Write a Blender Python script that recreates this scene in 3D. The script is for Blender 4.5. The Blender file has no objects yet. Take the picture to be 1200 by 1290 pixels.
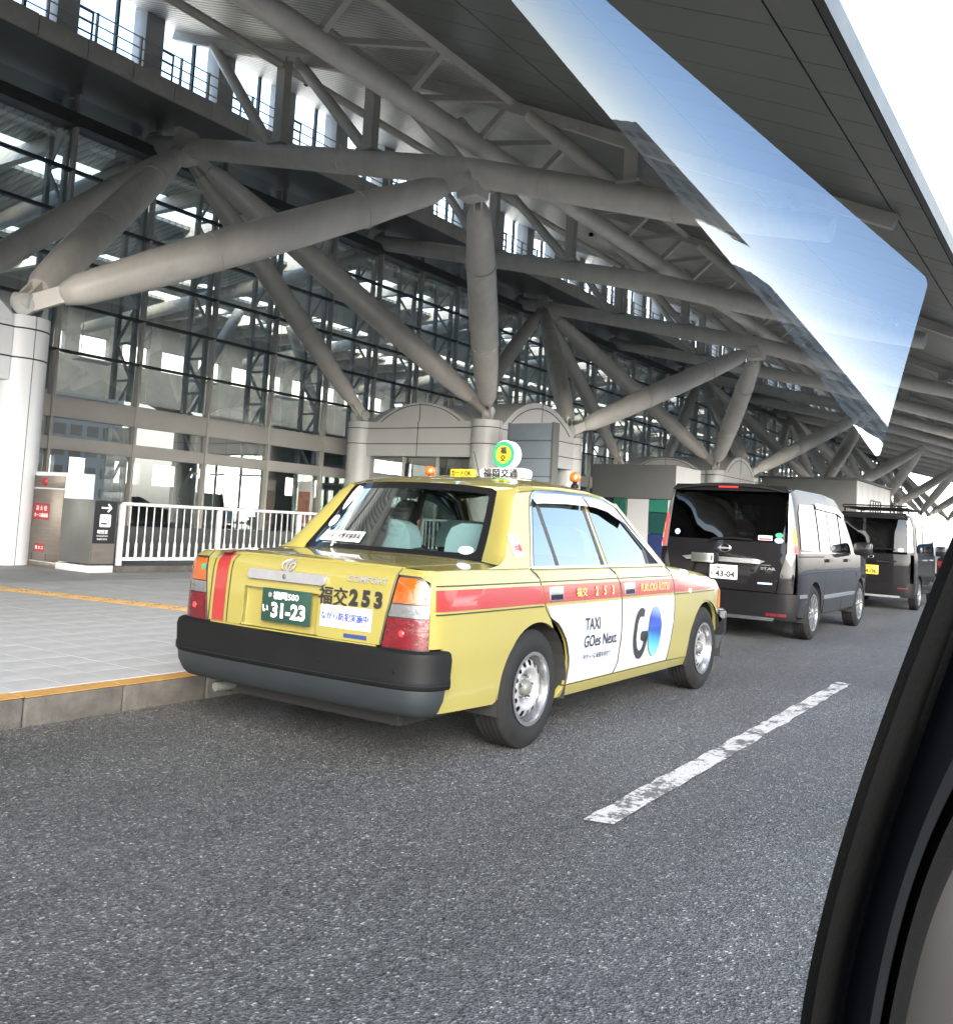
import bpy, bmesh, math, random
import numpy as np
from mathutils import Vector, Matrix
from mathutils.geometry import delaunay_2d_cdt
R = math.radians
rnd = random.Random(7)
sc = bpy.context.scene
COL = sc.collection

# ------------------------------------------------------------------ camera, light, exposure
CAM_F, CAM_CY, CAM_YAW, CAM_PITCH, CAM_ROLL, CAM_H = 1190.0, 568.0, .590, .0735, .0565, 1.2
def cam_axes():
    cy, sy, cp, sp = math.cos(CAM_YAW), math.sin(CAM_YAW), math.cos(CAM_PITCH), math.sin(CAM_PITCH)
    f = Vector((cp*cy, cp*sy, sp)); r = Vector((sy, -cy, 0)); u = r.cross(f)
    c, s = math.cos(CAM_ROLL), math.sin(CAM_ROLL)
    return r*c+u*s, -r*s+u*c, f
cam = bpy.data.objects.new('camera', bpy.data.cameras.new('camera')); COL.objects.link(cam)
_r, _u, _f = cam_axes()
M = Matrix.Identity(4)
for i in range(3):
    M[i][0], M[i][1], M[i][2] = _r[i], _u[i], -_f[i]
M[2][3] = CAM_H
cam.matrix_world = M
cam.data.sensor_fit = 'HORIZONTAL'; cam.data.sensor_width = 36.0
cam.data.lens = 36.0*CAM_F/1200.0
cam.data.shift_y = -(645.0-CAM_CY)/1200.0
cam.data.clip_start = .02; cam.data.clip_end = 3000
sc.camera = cam

SUN_EL, SUN_AZ = 23.0, -137.0          # azimuth measured from the road direction, negative = open side of the road
w = bpy.data.worlds.new('World'); sc.world = w; w.use_nodes = True
nt = w.node_tree; nt.nodes.clear()
wo = nt.nodes.new('ShaderNodeOutputWorld'); bg = nt.nodes.new('ShaderNodeBackground')
sk = nt.nodes.new('ShaderNodeTexSky'); sk.sky_type = 'NISHITA'; sk.sun_disc = False
sk.sun_elevation = R(SUN_EL); sk.sun_rotation = R(90.0-SUN_AZ)
sk.air_density = 1.0; sk.dust_density = 1.5; sk.ozone_density = 1.0
bg.inputs['Strength'].default_value = .15
bw = nt.nodes.new('ShaderNodeRGBToBW'); nt.links.new(sk.outputs[0], bw.inputs[0])        # thin high cloud: whiter low down, blue showing overhead
cm = nt.nodes.new('ShaderNodeCombineColor')
for i, k in enumerate((1.10, 1.05, .98)):
    mm_ = nt.nodes.new('ShaderNodeMath'); mm_.operation = 'MULTIPLY'; mm_.inputs[1].default_value = k; nt.links.new(bw.outputs[0], mm_.inputs[0]); nt.links.new(mm_.outputs[0], cm.inputs[i])
tcw = nt.nodes.new('ShaderNodeTexCoord'); sx_ = nt.nodes.new('ShaderNodeSeparateXYZ'); nt.links.new(tcw.outputs['Generated'], sx_.inputs[0])
rw_ = nt.nodes.new('ShaderNodeMapRange'); rw_.inputs['From Min'].default_value = .12; rw_.inputs['From Max'].default_value = .40; rw_.inputs['To Min'].default_value = .92; rw_.inputs['To Max'].default_value = .0
nt.links.new(sx_.outputs[2], rw_.inputs[0])
mxw = nt.nodes.new('ShaderNodeMix'); mxw.data_type = 'RGBA'; nt.links.new(rw_.outputs[0], mxw.inputs[0]); nt.links.new(sk.outputs[0], mxw.inputs[6]); nt.links.new(cm.outputs[0], mxw.inputs[7])
nt.links.new(mxw.outputs[2], bg.inputs[0]); nt.links.new(bg.outputs[0], wo.inputs[0])
sl = bpy.data.lights.new('sun', 'SUN'); sl.energy = 1.4; sl.angle = R(30); sl.color = (1, .945, .86)
so = bpy.data.objects.new('sun', sl); COL.objects.link(so)
sd = Vector((math.cos(R(SUN_EL))*math.cos(R(SUN_AZ)), math.cos(R(SUN_EL))*math.sin(R(SUN_AZ)), math.sin(R(SUN_EL))))
so.rotation_euler = (-sd).to_track_quat('-Z', 'Y').to_euler(); so.location = sd*200
sc.view_settings.view_transform = 'Standard'; sc.view_settings.look = 'None'
sc.view_settings.gamma = 1; sc.view_settings.use_curve_mapping = False
sc.view_settings.exposure = 2.65
sc.cycles.max_bounces = 8; sc.cycles.transparent_max_bounces = 24; sc.cycles.glossy_bounces = 4
sc.cycles.caustics_reflective = False; sc.cycles.caustics_refractive = False
sc.cycles.use_denoising = True

# ------------------------------------------------------------------ materials
def newmat(name):
    m = bpy.data.materials.new(name); m.use_nodes = True
    n = m.node_tree; b = n.nodes['Principled BSDF']
    return m, n, b
def noise(n, scale, detail=4, rough=.6, coord='Object', vec=None):
    tc = n.nodes.new('ShaderNodeTexCoord'); t = n.nodes.new('ShaderNodeTexNoise')
    t.inputs['Scale'].default_value = scale; t.inputs['Detail'].default_value = detail; t.inputs['Roughness'].default_value = rough
    if vec:
        mp = n.nodes.new('ShaderNodeMapping'); mp.inputs['Scale'].default_value = vec
        n.links.new(tc.outputs[coord], mp.inputs[0]); n.links.new(mp.outputs[0], t.inputs['Vector'])
    else: n.links.new(tc.outputs[coord], t.inputs['Vector'])
    return t
def ramp(n, src, a, b, ca, cb):
    r = n.nodes.new('ShaderNodeValToRGB'); e = r.color_ramp.elements
    e[0].position = a; e[1].position = b; e[0].color = (*ca, 1); e[1].color = (*cb, 1)
    n.links.new(src, r.inputs[0]); return r
def bump(n, b, src, strength, dist=.01):
    bp = n.nodes.new('ShaderNodeBump'); bp.inputs['Strength'].default_value = strength; bp.inputs['Distance'].default_value = dist
    n.links.new(src, bp.inputs['Height']); n.links.new(bp.outputs[0], b.inputs['Normal'])
def mat(name, col, rough=.5, metal=0, coat=0, var=0, vscale=3, spec=.5, bmp=0, bscale=60, emit=None, vec=None, rvar=0):
    m, n, b = newmat(name)
    b.inputs['Base Color'].default_value = (*col, 1); b.inputs['Roughness'].default_value = rough
    b.inputs['Metallic'].default_value = metal; b.inputs['Coat Weight'].default_value = coat; b.inputs['Coat Roughness'].default_value = .04
    b.inputs['Specular IOR Level'].default_value = spec
    if var:
        t = noise(n, vscale, 6, .65, vec=vec)
        r = ramp(n, t.outputs[0], .3, .72, tuple(c*(1-var) for c in col), tuple(min(1, c*(1+var*.6)) for c in col))
        n.links.new(r.outputs[0], b.inputs['Base Color'])
        if rvar:
            r2 = ramp(n, t.outputs[0], .3, .7, (rough+rvar,)*3, (max(.02, rough-rvar),)*3); n.links.new(r2.outputs[0], b.inputs['Roughness'])
    if bmp:
        t2 = noise(n, bscale, 3); bump(n, b, t2.outputs[0], bmp, .004)
    if emit:
        b.inputs['Emission Color'].default_value = (*emit[0], 1); b.inputs['Emission Strength'].default_value = emit[1]
    return m
def glassmat(name, tint, refl, rough=.01, minf=.0, ior=1.5):
    m = bpy.data.materials.new(name); m.use_nodes = True; n = m.node_tree; n.nodes.clear()
    o = n.nodes.new('ShaderNodeOutputMaterial'); mx = n.nodes.new('ShaderNodeMixShader')
    t = n.nodes.new('ShaderNodeBsdfTransparent'); t.inputs[0].default_value = (*tint, 1)
    g = n.nodes.new('ShaderNodeBsdfGlossy'); g.inputs['Roughness'].default_value = rough; g.inputs[0].default_value = (*refl, 1)
    fr = n.nodes.new('ShaderNodeFresnel'); fr.inputs[0].default_value = ior
    mr = n.nodes.new('ShaderNodeMapRange'); mr.inputs['From Min'].default_value = 0; mr.inputs['From Max'].default_value = 1
    mr.inputs['To Min'].default_value = minf; mr.inputs['To Max'].default_value = 1
    n.links.new(fr.outputs[0], mr.inputs[0]); n.links.new(mr.outputs[0], mx.inputs[0])
    n.links.new(t.outputs[0], mx.inputs[1]); n.links.new(g.outputs[0], mx.inputs[2]); n.links.new(mx.outputs[0], o.inputs[0])
    return m

MT = {}
def asphalt():
    m, n, b = newmat('asphalt')
    v = n.nodes.new('ShaderNodeTexVoronoi'); tc = n.nodes.new('ShaderNodeTexCoord'); n.links.new(tc.outputs['Object'], v.inputs['Vector'])
    v.inputs['Scale'].default_value = 115
    big = noise(n, .9, 6, .65, vec=(.35, 1, 1)); mid = noise(n, 22, 5, .7); fine = noise(n, 160, 2, .6)
    r = n.nodes.new('ShaderNodeValToRGB'); e = r.color_ramp.elements
    e[0].position = 0; e[0].color = (.022, .024, .026, 1); e[1].position = 1; e[1].color = (.22, .22, .215, 1)
    for p, c in ((.45, .056), (.80, .074), (.94, .105)):
        x = e.new(p); x.color = (c*.95, c*.99, c, 1)
    sep = n.nodes.new('ShaderNodeSeparateColor'); n.links.new(v.outputs['Color'], sep.inputs[0]); n.links.new(sep.outputs[0], r.inputs[0])
    r2 = ramp(n, big.outputs[0], .3, .7, (.66,)*3, (1.25,)*3)
    mu = n.nodes.new('ShaderNodeMix'); mu.data_type = 'RGBA'; mu.blend_type = 'MULTIPLY'; mu.inputs[0].default_value = 1
    n.links.new(r.outputs[0], mu.inputs[6]); n.links.new(r2.outputs[0], mu.inputs[7])
    r3 = ramp(n, mid.outputs[0], .35, .65, (.75,)*3, (1.2,)*3)
    m2 = n.nodes.new('ShaderNodeMix'); m2.data_type = 'RGBA'; m2.blend_type = 'MULTIPLY'; m2.inputs[0].default_value = 1
    n.links.new(mu.outputs[2], m2.inputs[6]); n.links.new(r3.outputs[0], m2.inputs[7]); n.links.new(m2.outputs[2], b.inputs['Base Color'])
    rr = ramp(n, sep.outputs[1], .1, .95, (.75,)*3, (.32,)*3); n.links.new(rr.outputs[0], b.inputs['Roughness'])
    ad = n.nodes.new('ShaderNodeMath'); ad.operation = 'ADD'; n.links.new(v.outputs['Distance'], ad.inputs[0]); n.links.new(fine.outputs[0], ad.inputs[1])
    bump(n, b, ad.outputs[0], .75, .006)
    return m
MT['asphalt'] = asphalt()
def roadpaint():
    m, n, b = newmat('road_paint')
    t = noise(n, 30, 8, .75); t2 = noise(n, 5, 3, .6)
    ad = n.nodes.new('ShaderNodeMath'); ad.operation = 'ADD'; n.links.new(t.outputs[0], ad.inputs[0]); n.links.new(t2.outputs[0], ad.inputs[1])
    r = ramp(n, ad.outputs[0], .92, 1.12, (.075, .075, .075), (.34, .34, .33)); n.links.new(r.outputs[0], b.inputs['Base Color'])
    b.inputs['Roughness'].default_value = .6; f = noise(n, 150, 2); bump(n, b, f.outputs[0], .6, .004)
    return m
MT['paint_line'] = roadpaint()
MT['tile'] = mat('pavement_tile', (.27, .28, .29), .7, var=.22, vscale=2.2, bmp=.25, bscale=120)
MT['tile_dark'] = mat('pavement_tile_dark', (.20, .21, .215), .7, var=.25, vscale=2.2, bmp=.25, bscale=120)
MT['mortar'] = mat('mortar', (.14, .14, .14), .9, var=.2)
MT['kerb'] = mat('kerb_concrete', (.06, .056, .05), .85, var=.55, vscale=6, bmp=.6, bscale=70)
MT['kerb_yellow'] = mat('kerb_yellow_paint', (.33, .185, .05), .7, var=.3, vscale=14, bmp=.5, bscale=70)
MT['tactile'] = mat('tactile_yellow', (.30, .20, .08), .75, var=.25, vscale=10)
MT['steel'] = mat('grey_painted_steel', (.78, .745, .68), .40, var=.16, vscale=1.6, vec=(1, 1, .35), bmp=.03, bscale=30, rvar=.06)
MT['steel_dark'] = mat('dark_steel', (.07, .075, .07), .5, var=.25, vscale=2)
MT['steel_mid'] = mat('truss_steel', (.58, .56, .51), .45, var=.2, vscale=1.5)
MT['panel'] = mat('pale_metal_panel', (.62, .62, .60), .42, var=.08, vscale=.6)
MT['panel_white'] = mat('white_metal_panel', (.60, .62, .64), .35, var=.04, vscale=.6)
MT['spandrel'] = mat('beige_spandrel', (.56, .545, .51), .38, var=.08, vscale=.5)
MT['joint'] = mat('dark_joint', (.015, .015, .015), .7)
MT['black'] = mat('black_plastic', (.005, .0055, .006), .6, spec=.12, var=.2, vscale=8)
MT['blackgloss'] = mat('black_gloss', (.006, .006, .007), .12, coat=.5)
MT['rubber'] = mat('tyre_rubber', (.009, .0095, .010), .8, spec=.2, var=.35, vscale=9, bmp=.3, bscale=60)
MT['dark'] = mat('dark_void', (.006, .006, .006), .9)
MT['chrome'] = mat('chrome', (.70, .70, .71), .16, 1)
MT['alu'] = mat('wheel_silver', (.22, .225, .235), .42, .3, var=.12, vscale=18)
MT['rim_alloy'] = mat('alloy', (.35, .36, .37), .25, .9)
MT['white'] = mat('white_paint', (.52, .53, .54), .35)
MT['white_rail'] = mat('white_railing', (.50, .51, .52), .38, var=.08, vscale=4)
MT['stainless'] = mat('stainless', (.20, .175, .155), .40, .6, var=.18, vscale=3, vec=(1, 1, 9))
MT['darkpanel'] = mat('charcoal_panel', (.085, .09, .088), .42, var=.12, vscale=4)
MT['black_sign'] = mat('black_sign', (.012, .012, .013), .35)
MT['ink'] = mat('black_ink', (.012, .012, .014), .45)
MT['whiteink'] = mat('white_ink', (.82, .83, .84), .5)
MT['blueink'] = mat('blue_ink', (.03, .05, .30), .5)
MT['redink'] = mat('red_ink', (.27, .02, .025), .45)
MT['gold'] = mat('gold_letters', (.52, .33, .09), .45)
MT['green_plate'] = mat('green_plate', (.010, .034, .026), .4)
MT['sky_blue'] = mat('pale_blue_sticker', (.32, .45, .72), .4)
MT['greenring'] = mat('green_ring', (.02, .20, .10), .35)
MT['yellowdisc'] = mat('yellow_disc', (.45, .34, .02), .35)
MT['sign_white'] = mat('lamp_white', (.55, .57, .57), .3, coat=.5)
MT['amber'] = mat('amber_dome', (.45, .09, .01), .12, coat=1)
MT['yellow_plate'] = mat('yellow_plate', (.62, .42, .04), .4)
MT['bluegrey'] = mat('blue_grey_slat', (.20, .235, .27), .4, var=.08)
MT['greybox'] = mat('grey_kiosk', (.13, .135, .13), .5, var=.12, vscale=.6)
MT['teal'] = mat('teal_panel', (.02, .17, .12), .4)
MT['teal_dark'] = mat('deep_green_panel', (.008, .06, .055), .4)
MT['navy'] = mat('navy_panel', (.02, .035, .12), .4)
def paint(name, col, rough=.3, flake=0):
    m, n, b = newmat(name)
    t = noise(n, 2.2, 5, .6); r = ramp(n, t.outputs[0], .3, .7, tuple(c*.95 for c in col), tuple(min(1, c*1.03) for c in col))
    n.links.new(r.outputs[0], b.inputs['Base Color']); b.inputs['Roughness'].default_value = rough
    b.inputs['Coat Weight'].default_value = 1; b.inputs['Coat Roughness'].default_value = .035
    f = noise(n, 6, 2); bump(n, b, f.outputs[0], .02, .01)
    if flake: b.inputs['Metallic'].default_value = flake
    return m
MT['yellow'] = paint('taxi_yellow_paint', (.19, .168, .044))
MT['red'] = paint('taxi_red_band', (.20, .020, .020))
MT['door_white'] = paint('white_door_film', (.33, .36, .41), .35)
MT['vanblack'] = paint('black_car_paint', (.006, .006, .007), .6)
MT['vanblack'].node_tree.nodes['Principled BSDF'].inputs['Specular IOR Level'].default_value = .05
MT['vanblack'].node_tree.nodes['Principled BSDF'].inputs['Coat Weight'].default_value = .55
MT['bumper_grey'] = mat('grey_bumper', (.013, .017, .020), .5, var=.2, vscale=4)
MT['lens_amber'] = mat('amber_lens', (.26, .055, .005), .12, coat=1, bmp=.6, bscale=28, var=.35, vscale=14)
MT['lens_clear'] = mat('clear_lens', (.15, .16, .165), .12, .5, coat=1, bmp=.4, bscale=45)
MT['lens_red'] = mat('red_lens', (.085, .004, .008), .12, coat=1, bmp=.6, bscale=28, var=.45, vscale=12)
MT['lens_lit'] = mat('lit_red_lens', (.4, .012, .012), .15, coat=1, emit=((1, .05, .04), .35), var=.5, vscale=40)
MT['lens_lit_amber'] = mat('orange_lens', (.5, .12, .01), .15, coat=1, emit=((1, .3, .03), .12))
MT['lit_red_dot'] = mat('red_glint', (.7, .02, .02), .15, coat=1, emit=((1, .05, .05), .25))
MT['seat_cover'] = mat('pale_blue_seat_cover', (.24, .36, .39), .8, bmp=.5, bscale=20)
MT['seat_dark'] = mat('dark_seat', (.03, .032, .036), .8)
MT['hair'] = mat('black_hair', (.008, .007, .007), .5, bmp=.4, bscale=60)
MT['skin'] = mat('skin', (.45, .26, .18), .55)
MT['shirt'] = mat('dark_jacket', (.02, .022, .03), .8)
MT['g_taxi'] = glassmat('taxi_glass', (.60, .66, .65), (.9, .95, .95), .012, .0, 1.28)
MT['g_side'] = glassmat('taxi_side_glass', (.50, .62, .60), (.9, .98, .95), .02, .30, 1.5)
MT['g_van'] = glassmat('privacy_glass', (.035, .04, .042), (.95, .97, 1), .012, .02)
MT['g_vanside'] = glassmat('van_side_glass', (.10, .11, .11), (.95, .97, 1), .012, .14, 1.6)
MT['g_build'] = glassmat('curtain_wall_glass', (.68, .74, .70), (.92, .97, .94), .01, .26)
MT['g_clear'] = glassmat('clerestory_glass', (.9, .92, .92), (1, 1, 1), .02, 0)

# ------------------------------------------------------------------ object helpers
def link(o, parent=None):
    COL.objects.link(o)
    if parent is not None: o.parent = parent
    return o
def thing(name, label=None, cat=None, group=None, loc=(0, 0, 0), rz=0, kind=None):
    o = bpy.data.objects.new(name, None); o.empty_display_size = .2; COL.objects.link(o)
    o.location = loc; o.rotation_euler = (0, 0, rz); tag(o, label, cat, group, kind); return o
def tag(o, label=None, cat=None, group=None, kind=None):
    for k, v in (('label', label), ('category', cat), ('group', group), ('kind', kind)):
        if v: o[k] = v
    return o
class G:
    """collects verts and faces, builds one mesh object"""
    def __init__(s): s.v = []; s.f = []; s.m = []
    def add(s, vs, fs, mi=0):
        k = len(s.v); s.v += [tuple(p) for p in vs]; s.f += [tuple(i+k for i in f) for f in fs]; s.m += [mi]*len(fs); return s
    def box(s, x0, x1, y0, y1, z0, z1, mi=0, b=0):
        if b <= 0:
            vs = [(x, y, z) for z in (z0, z1) for y in (y0, y1) for x in (x0, x1)]
            return s.add(vs, [(0, 2, 3, 1), (4, 5, 7, 6), (0, 1, 5, 4), (2, 6, 7, 3), (0, 4, 6, 2), (1, 3, 7, 5)], mi)
        bm = bmesh.new(); bmesh.ops.create_cube(bm, size=1)
        for v in bm.verts: v.co = Vector(((x0+x1)/2+v.co.x*(x1-x0), (y0+y1)/2+v.co.y*(y1-y0), (z0+z1)/2+v.co.z*(z1-z0)))
        bmesh.ops.bevel(bm, geom=bm.edges[:], offset=b, segments=2, affect='EDGES', profile=.5)
        bm.verts.index_update(); s.add([v.co[:] for v in bm.verts], [[v.index for v in f.verts] for f in bm.faces], mi); bm.free(); return s
    def obox(s, p, q, wd, ht, up=(0, 0, 1), mi=0):
        """box beam from p to q"""
        p, q = Vector(p), Vector(q); d = (q-p).normalized(); u = Vector(up)
        if abs(d.dot(u)) > .98: u = Vector((1, 0, 0))
        a = d.cross(u).normalized()*wd/2; c = a.cross(d).normalized()*ht/2
        vs = [e+i*a+j*c for e in (p, q) for j in (-1, 1) for i in (-1, 1)]
        return s.add(vs, [(0, 2, 3, 1), (4, 5, 7, 6), (0, 1, 5, 4), (2, 6, 7, 3), (0, 4, 6, 2), (1, 3, 7, 5)], mi)
    def tube(s, pts, rads, n=14, cap=True, mi=0):
        pts = [Vector(p) for p in pts]
        if not hasattr(rads, '__len__'): rads = [rads]*len(pts)
        rings = []; prev = None
        for i, p in enumerate(pts):
            d = (pts[min(i+1, len(pts)-1)]-pts[max(i-1, 0)]).normalized()
            if prev is None:
                a = d.cross(Vector((0, 0, 1)));  a = a if a.length > .05 else d.cross(Vector((1, 0, 0)))
            else: a = prev-d*prev.dot(d)
            a.normalize(); prev = a; b = d.cross(a)
            rings.append([p+rads[i]*(math.cos(t)*a+math.sin(t)*b) for t in [2*math.pi*j/n for j in range(n)]])
        vs = [v for r in rings for v in r]; fs = []
        for i in range(len(pts)-1):
            for j in range(n): fs.append((i*n+j, i*n+(j+1) % n, (i+1)*n+(j+1) % n, (i+1)*n+j))
        if cap: fs.append(tuple(reversed(range(n)))); fs.append(tuple((len(pts)-1)*n+j for j in range(n)))
        return s.add(vs, fs, mi)
    def lathe(s, prof, n=32, axis='y', c=(0, 0, 0), mi=0, sgn=1, cap=False):
        """prof: (radius, along axis)"""
        vs = []
        for r, h in prof:
            for j in range(n):
                t = 2*math.pi*j/n; a, b = r*math.cos(t), r*math.sin(t)
                vs.append({'y': (c[0]+a, c[1]+h*sgn, c[2]+b), 'x': (c[0]+h*sgn, c[1]+a, c[2]+b), 'z': (c[0]+a, c[1]+b, c[2]+h*sgn)}[axis])
        fs = [(i*n+j, i*n+(j+1) % n, (i+1)*n+(j+1) % n, (i+1)*n+j) for i in range(len(prof)-1) for j in range(n)]
        if cap and prof[0][0] > 1e-4: fs.append(tuple(range(n)))
        if cap and prof[-1][0] > 1e-4: fs.append(tuple((len(prof)-1)*n+j for j in range(n)))
        return s.add(vs, fs, mi)
    def prism(s, poly, f0, f1, mi=0):
        """poly 2-D, f0/f1 map (a,b) to the two faces"""
        n = len(poly); vs = [f0(*p) for p in poly]+[f1(*p) for p in poly]
        return s.add(vs, [tuple(range(n)), tuple(reversed(range(n, 2*n)))]+[(i, (i+1) % n, n+(i+1) % n, n+i) for i in range(n)], mi)
    def make(s, name, mats, parent=None, smooth=35, fixn=True):
        me = bpy.data.meshes.new(name); me.from_pydata(s.v, [], s.f)
        mats = mats if isinstance(mats, (list, tuple)) else [mats]
        for m in mats: me.materials.append(MT[m] if isinstance(m, str) else m)
        if len(mats) > 1: me.polygons.foreach_set('material_index', s.m)
        me.validate()
        if fixn:
            bm = bmesh.new(); bm.from_mesh(me); bmesh.ops.recalc_face_normals(bm, faces=bm.faces[:]); bm.to_mesh(me); bm.free()
        if smooth:
            me.polygons.foreach_set('use_smooth', [True]*len(me.polygons)); me.set_sharp_from_angle(angle=R(smooth))
        me.update()
        return link(bpy.data.objects.new(name, me), parent)
def dup(o, parent=None, loc=None, data=True):
    c = o.copy(); COL.objects.link(c); c.parent = parent
    if loc is not None: c.location = loc
    return c
def copy_tree(root, loc, rz=None, label=None):
    r = root.copy(); COL.objects.link(r); r.location = loc
    if rz is not None: r.rotation_euler = (0, 0, rz)
    if label: r['label'] = label
    for ch in list(root.children):
        c = ch.copy(); COL.objects.link(c); c.parent = r
        for g in list(ch.children):
            d = g.copy(); COL.objects.link(d); d.parent = c
    return r
_tcache = {}
def text2d(s, size, align='CENTER', bold=0, space=1.0, narrow=1.0):
    """flat text as (verts 2-D, faces), centred vertically on its caps"""
    key = (s, bold, space)
    if key not in _tcache:
        cu = bpy.data.curves.new('t', 'FONT'); cu.body = s; cu.size = 1; cu.offset = bold; cu.space_character = space
        cu.align_x = 'LEFT'; cu.resolution_u = 3
        o = bpy.data.objects.new('t', cu); COL.objects.link(o)
        dg = bpy.context.evaluated_depsgraph_get(); me = bpy.data.meshes.new_from_object(o.evaluated_get(dg))
        vs = [(v.co.x, v.co.y) for v in me.vertices]; fs = [tuple(p.vertices) for p in me.polygons]
        bpy.data.objects.remove(o); bpy.data.curves.remove(cu); bpy.data.meshes.remove(me); _tcache[key] = (vs, fs)
    vs, fs = _tcache[key]
    if not vs: return [], []
    x0, x1 = min(v[0] for v in vs), max(v[0] for v in vs); y0, y1 = min(v[1] for v in vs), max(v[1] for v in vs)
    k = size/(y1-y0) if y1 > y0 else 1
    ox = {'CENTER': (x0+x1)/2, 'LEFT': x0, 'RIGHT': x1}[align]
    return [((x-ox)*k*narrow, (y-(y0+y1)/2)*k) for x, y in vs], fs
def text(name, s, size, fmap, m, parent, align='CENTER', bold=0, space=1.0, narrow=1.0, fitw=None):
    """fmap(u,v) -> 3-D point"""
    cjk = any(ord(c) > 255 for c in s)
    vs, fs = text2d(s, size, align, 0 if cjk else bold, space, narrow)
    if not vs: return None
    if fitw:
        wv = max(v[0] for v in vs)-min(v[0] for v in vs); k = fitw/wv; vs = [(x*k, y) for x, y in vs]
    g = G(); g.add([fmap(x, y) for x, y in vs], fs)
    if cjk and bold:                   # thicker strokes: the same glyphs again, a hair beside and a hair above
        e = 1e-3; o_ = Vector(fmap(0, 0)); nn = (Vector(fmap(e, 0))-o_).cross(Vector(fmap(0, e))-o_).normalized(); d = size*min(bold, .045)*1.1
        for k, (a, b) in enumerate(((d, 0), (-d, 0), (0, d*.7))):
            g.add([Vector(fmap(x+a, y+b))+nn*.0004*(k+1) for x, y in vs], fs)
    return g.make(name, m, parent, smooth=0, fixn=False)
def resample(pts, step, closed=True):
    out = []; n = len(pts); rng = range(n if closed else n-1)
    for i in rng:
        a, b = Vector(pts[i]), Vector(pts[(i+1) % n]); L = (b-a).length; k = max(1, int(round(L/step)))
        out += [tuple(a+(b-a)*j/k) for j in range(k)]
    if not closed: out.append(tuple(pts[-1]))
    return out
def roundpoly(pts, r, seg=4):
    out = []; n = len(pts)
    for i in range(n):
        p, a, b = Vector(pts[i][:2]), Vector(pts[i-1][:2]), Vector(pts[(i+1) % n][:2])
        rr = pts[i][2] if len(pts[i]) > 2 else r
        if rr <= 0: out.append(tuple(p)); continue
        da, db = (a-p), (b-p); t = min(rr, da.length*.45, db.length*.45); A, B = p+da.normalized()*t, p+db.normalized()*t
        for j in range(seg+1):
            u = j/seg; out.append(tuple((1-u)**2*A+2*u*(1-u)*p+u*u*B))
    return out
def cdt(poly, step):
    poly = [tuple(p[:2]) for p in poly]; b = resample(poly, step); bv = [Vector(p) for p in b]; nb = len(bv)
    xs = [p[0] for p in b]; ys = [p[1] for p in b]
    P = np.array(b)
    pts = list(bv)
    x0, y0 = min(xs), min(ys)
    for i in range(int((max(xs)-x0)/step)+1):
        for j in range(int((max(ys)-y0)/step)+1):
            x, y = x0+(i+.5)*step, y0+(j+.5)*step
            c = False; k = nb-1
            for q in range(nb):
                if (ys[q] > y) != (ys[k] > y) and x < (xs[k]-xs[q])*(y-ys[q])/(ys[k]-ys[q])+xs[q]: c = not c
                k = q
            if c and np.min((P[:, 0]-x)**2+(P[:, 1]-y)**2) > (step*.4)**2: pts.append(Vector((x, y)))
    r = delaunay_2d_cdt(pts, [(i, (i+1) % nb) for i in range(nb)], [], 1, 1e-6)
    vs = [tuple(v) for v in r[0]]; fs = [tuple(f) for f in r[2]]
    return vs, fs
def patch(name, poly, fmap, mats, parent=None, step=.06, thick=.012, off=0.0, smooth=40, extra=None):
    """surface patch: polygon in parameter space, mapped by fmap(u,v,offset); rolled edge of depth thick"""
    vs, fs = cdt(poly, step); g = G()
    top = [fmap(u, v, off) for u, v in vs]; g.add(top, fs)
    if thick:
        cnt = {}
        for f in fs:
            for i in range(len(f)):
                e = (f[i], f[(i+1) % len(f)]); cnt[tuple(sorted(e))] = cnt.get(tuple(sorted(e)), 0)+1
        idx = {}
        for e, c in cnt.items():
            if c == 1:
                for q in e:
                    if q not in idx: idx[q] = len(idx)
        keys = list(idx)
        k0 = len(g.v)
        g.v += [tuple(top[q]) for q in keys]+[tuple(fmap(*vs[q], off-thick)) for q in keys]; m = len(keys)
        for e, c in cnt.items():
            if c == 1:
                a, b = idx[e[0]], idx[e[1]]; g.f.append((k0+a, k0+b, k0+m+b, k0+m+a)); g.m.append(0)
    return g.make(name, mats, parent, smooth, fixn=False if not thick else True)
# ------------------------------------------------------------------ the place: ground, road, pavement
X0, L, YP, ZP, XC, DX = 14.6, 8.95, 13.9, 4.1, 14.6, 6.6
MUL = L/4
KERB_Y = 4.66
g = G(); n_ = 24
vs = [(-400+1600*i/n_, -800+1600*j/n_, 0) for j in range(n_+1) for i in range(n_+1)]
g.add(vs, [(j*(n_+1)+i, j*(n_+1)+i+1, (j+1)*(n_+1)+i+1, (j+1)*(n_+1)+i) for j in range(n_) for i in range(n_)])
tag(g.make('road', 'asphalt', smooth=0, fixn=False), kind='structure')
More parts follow.
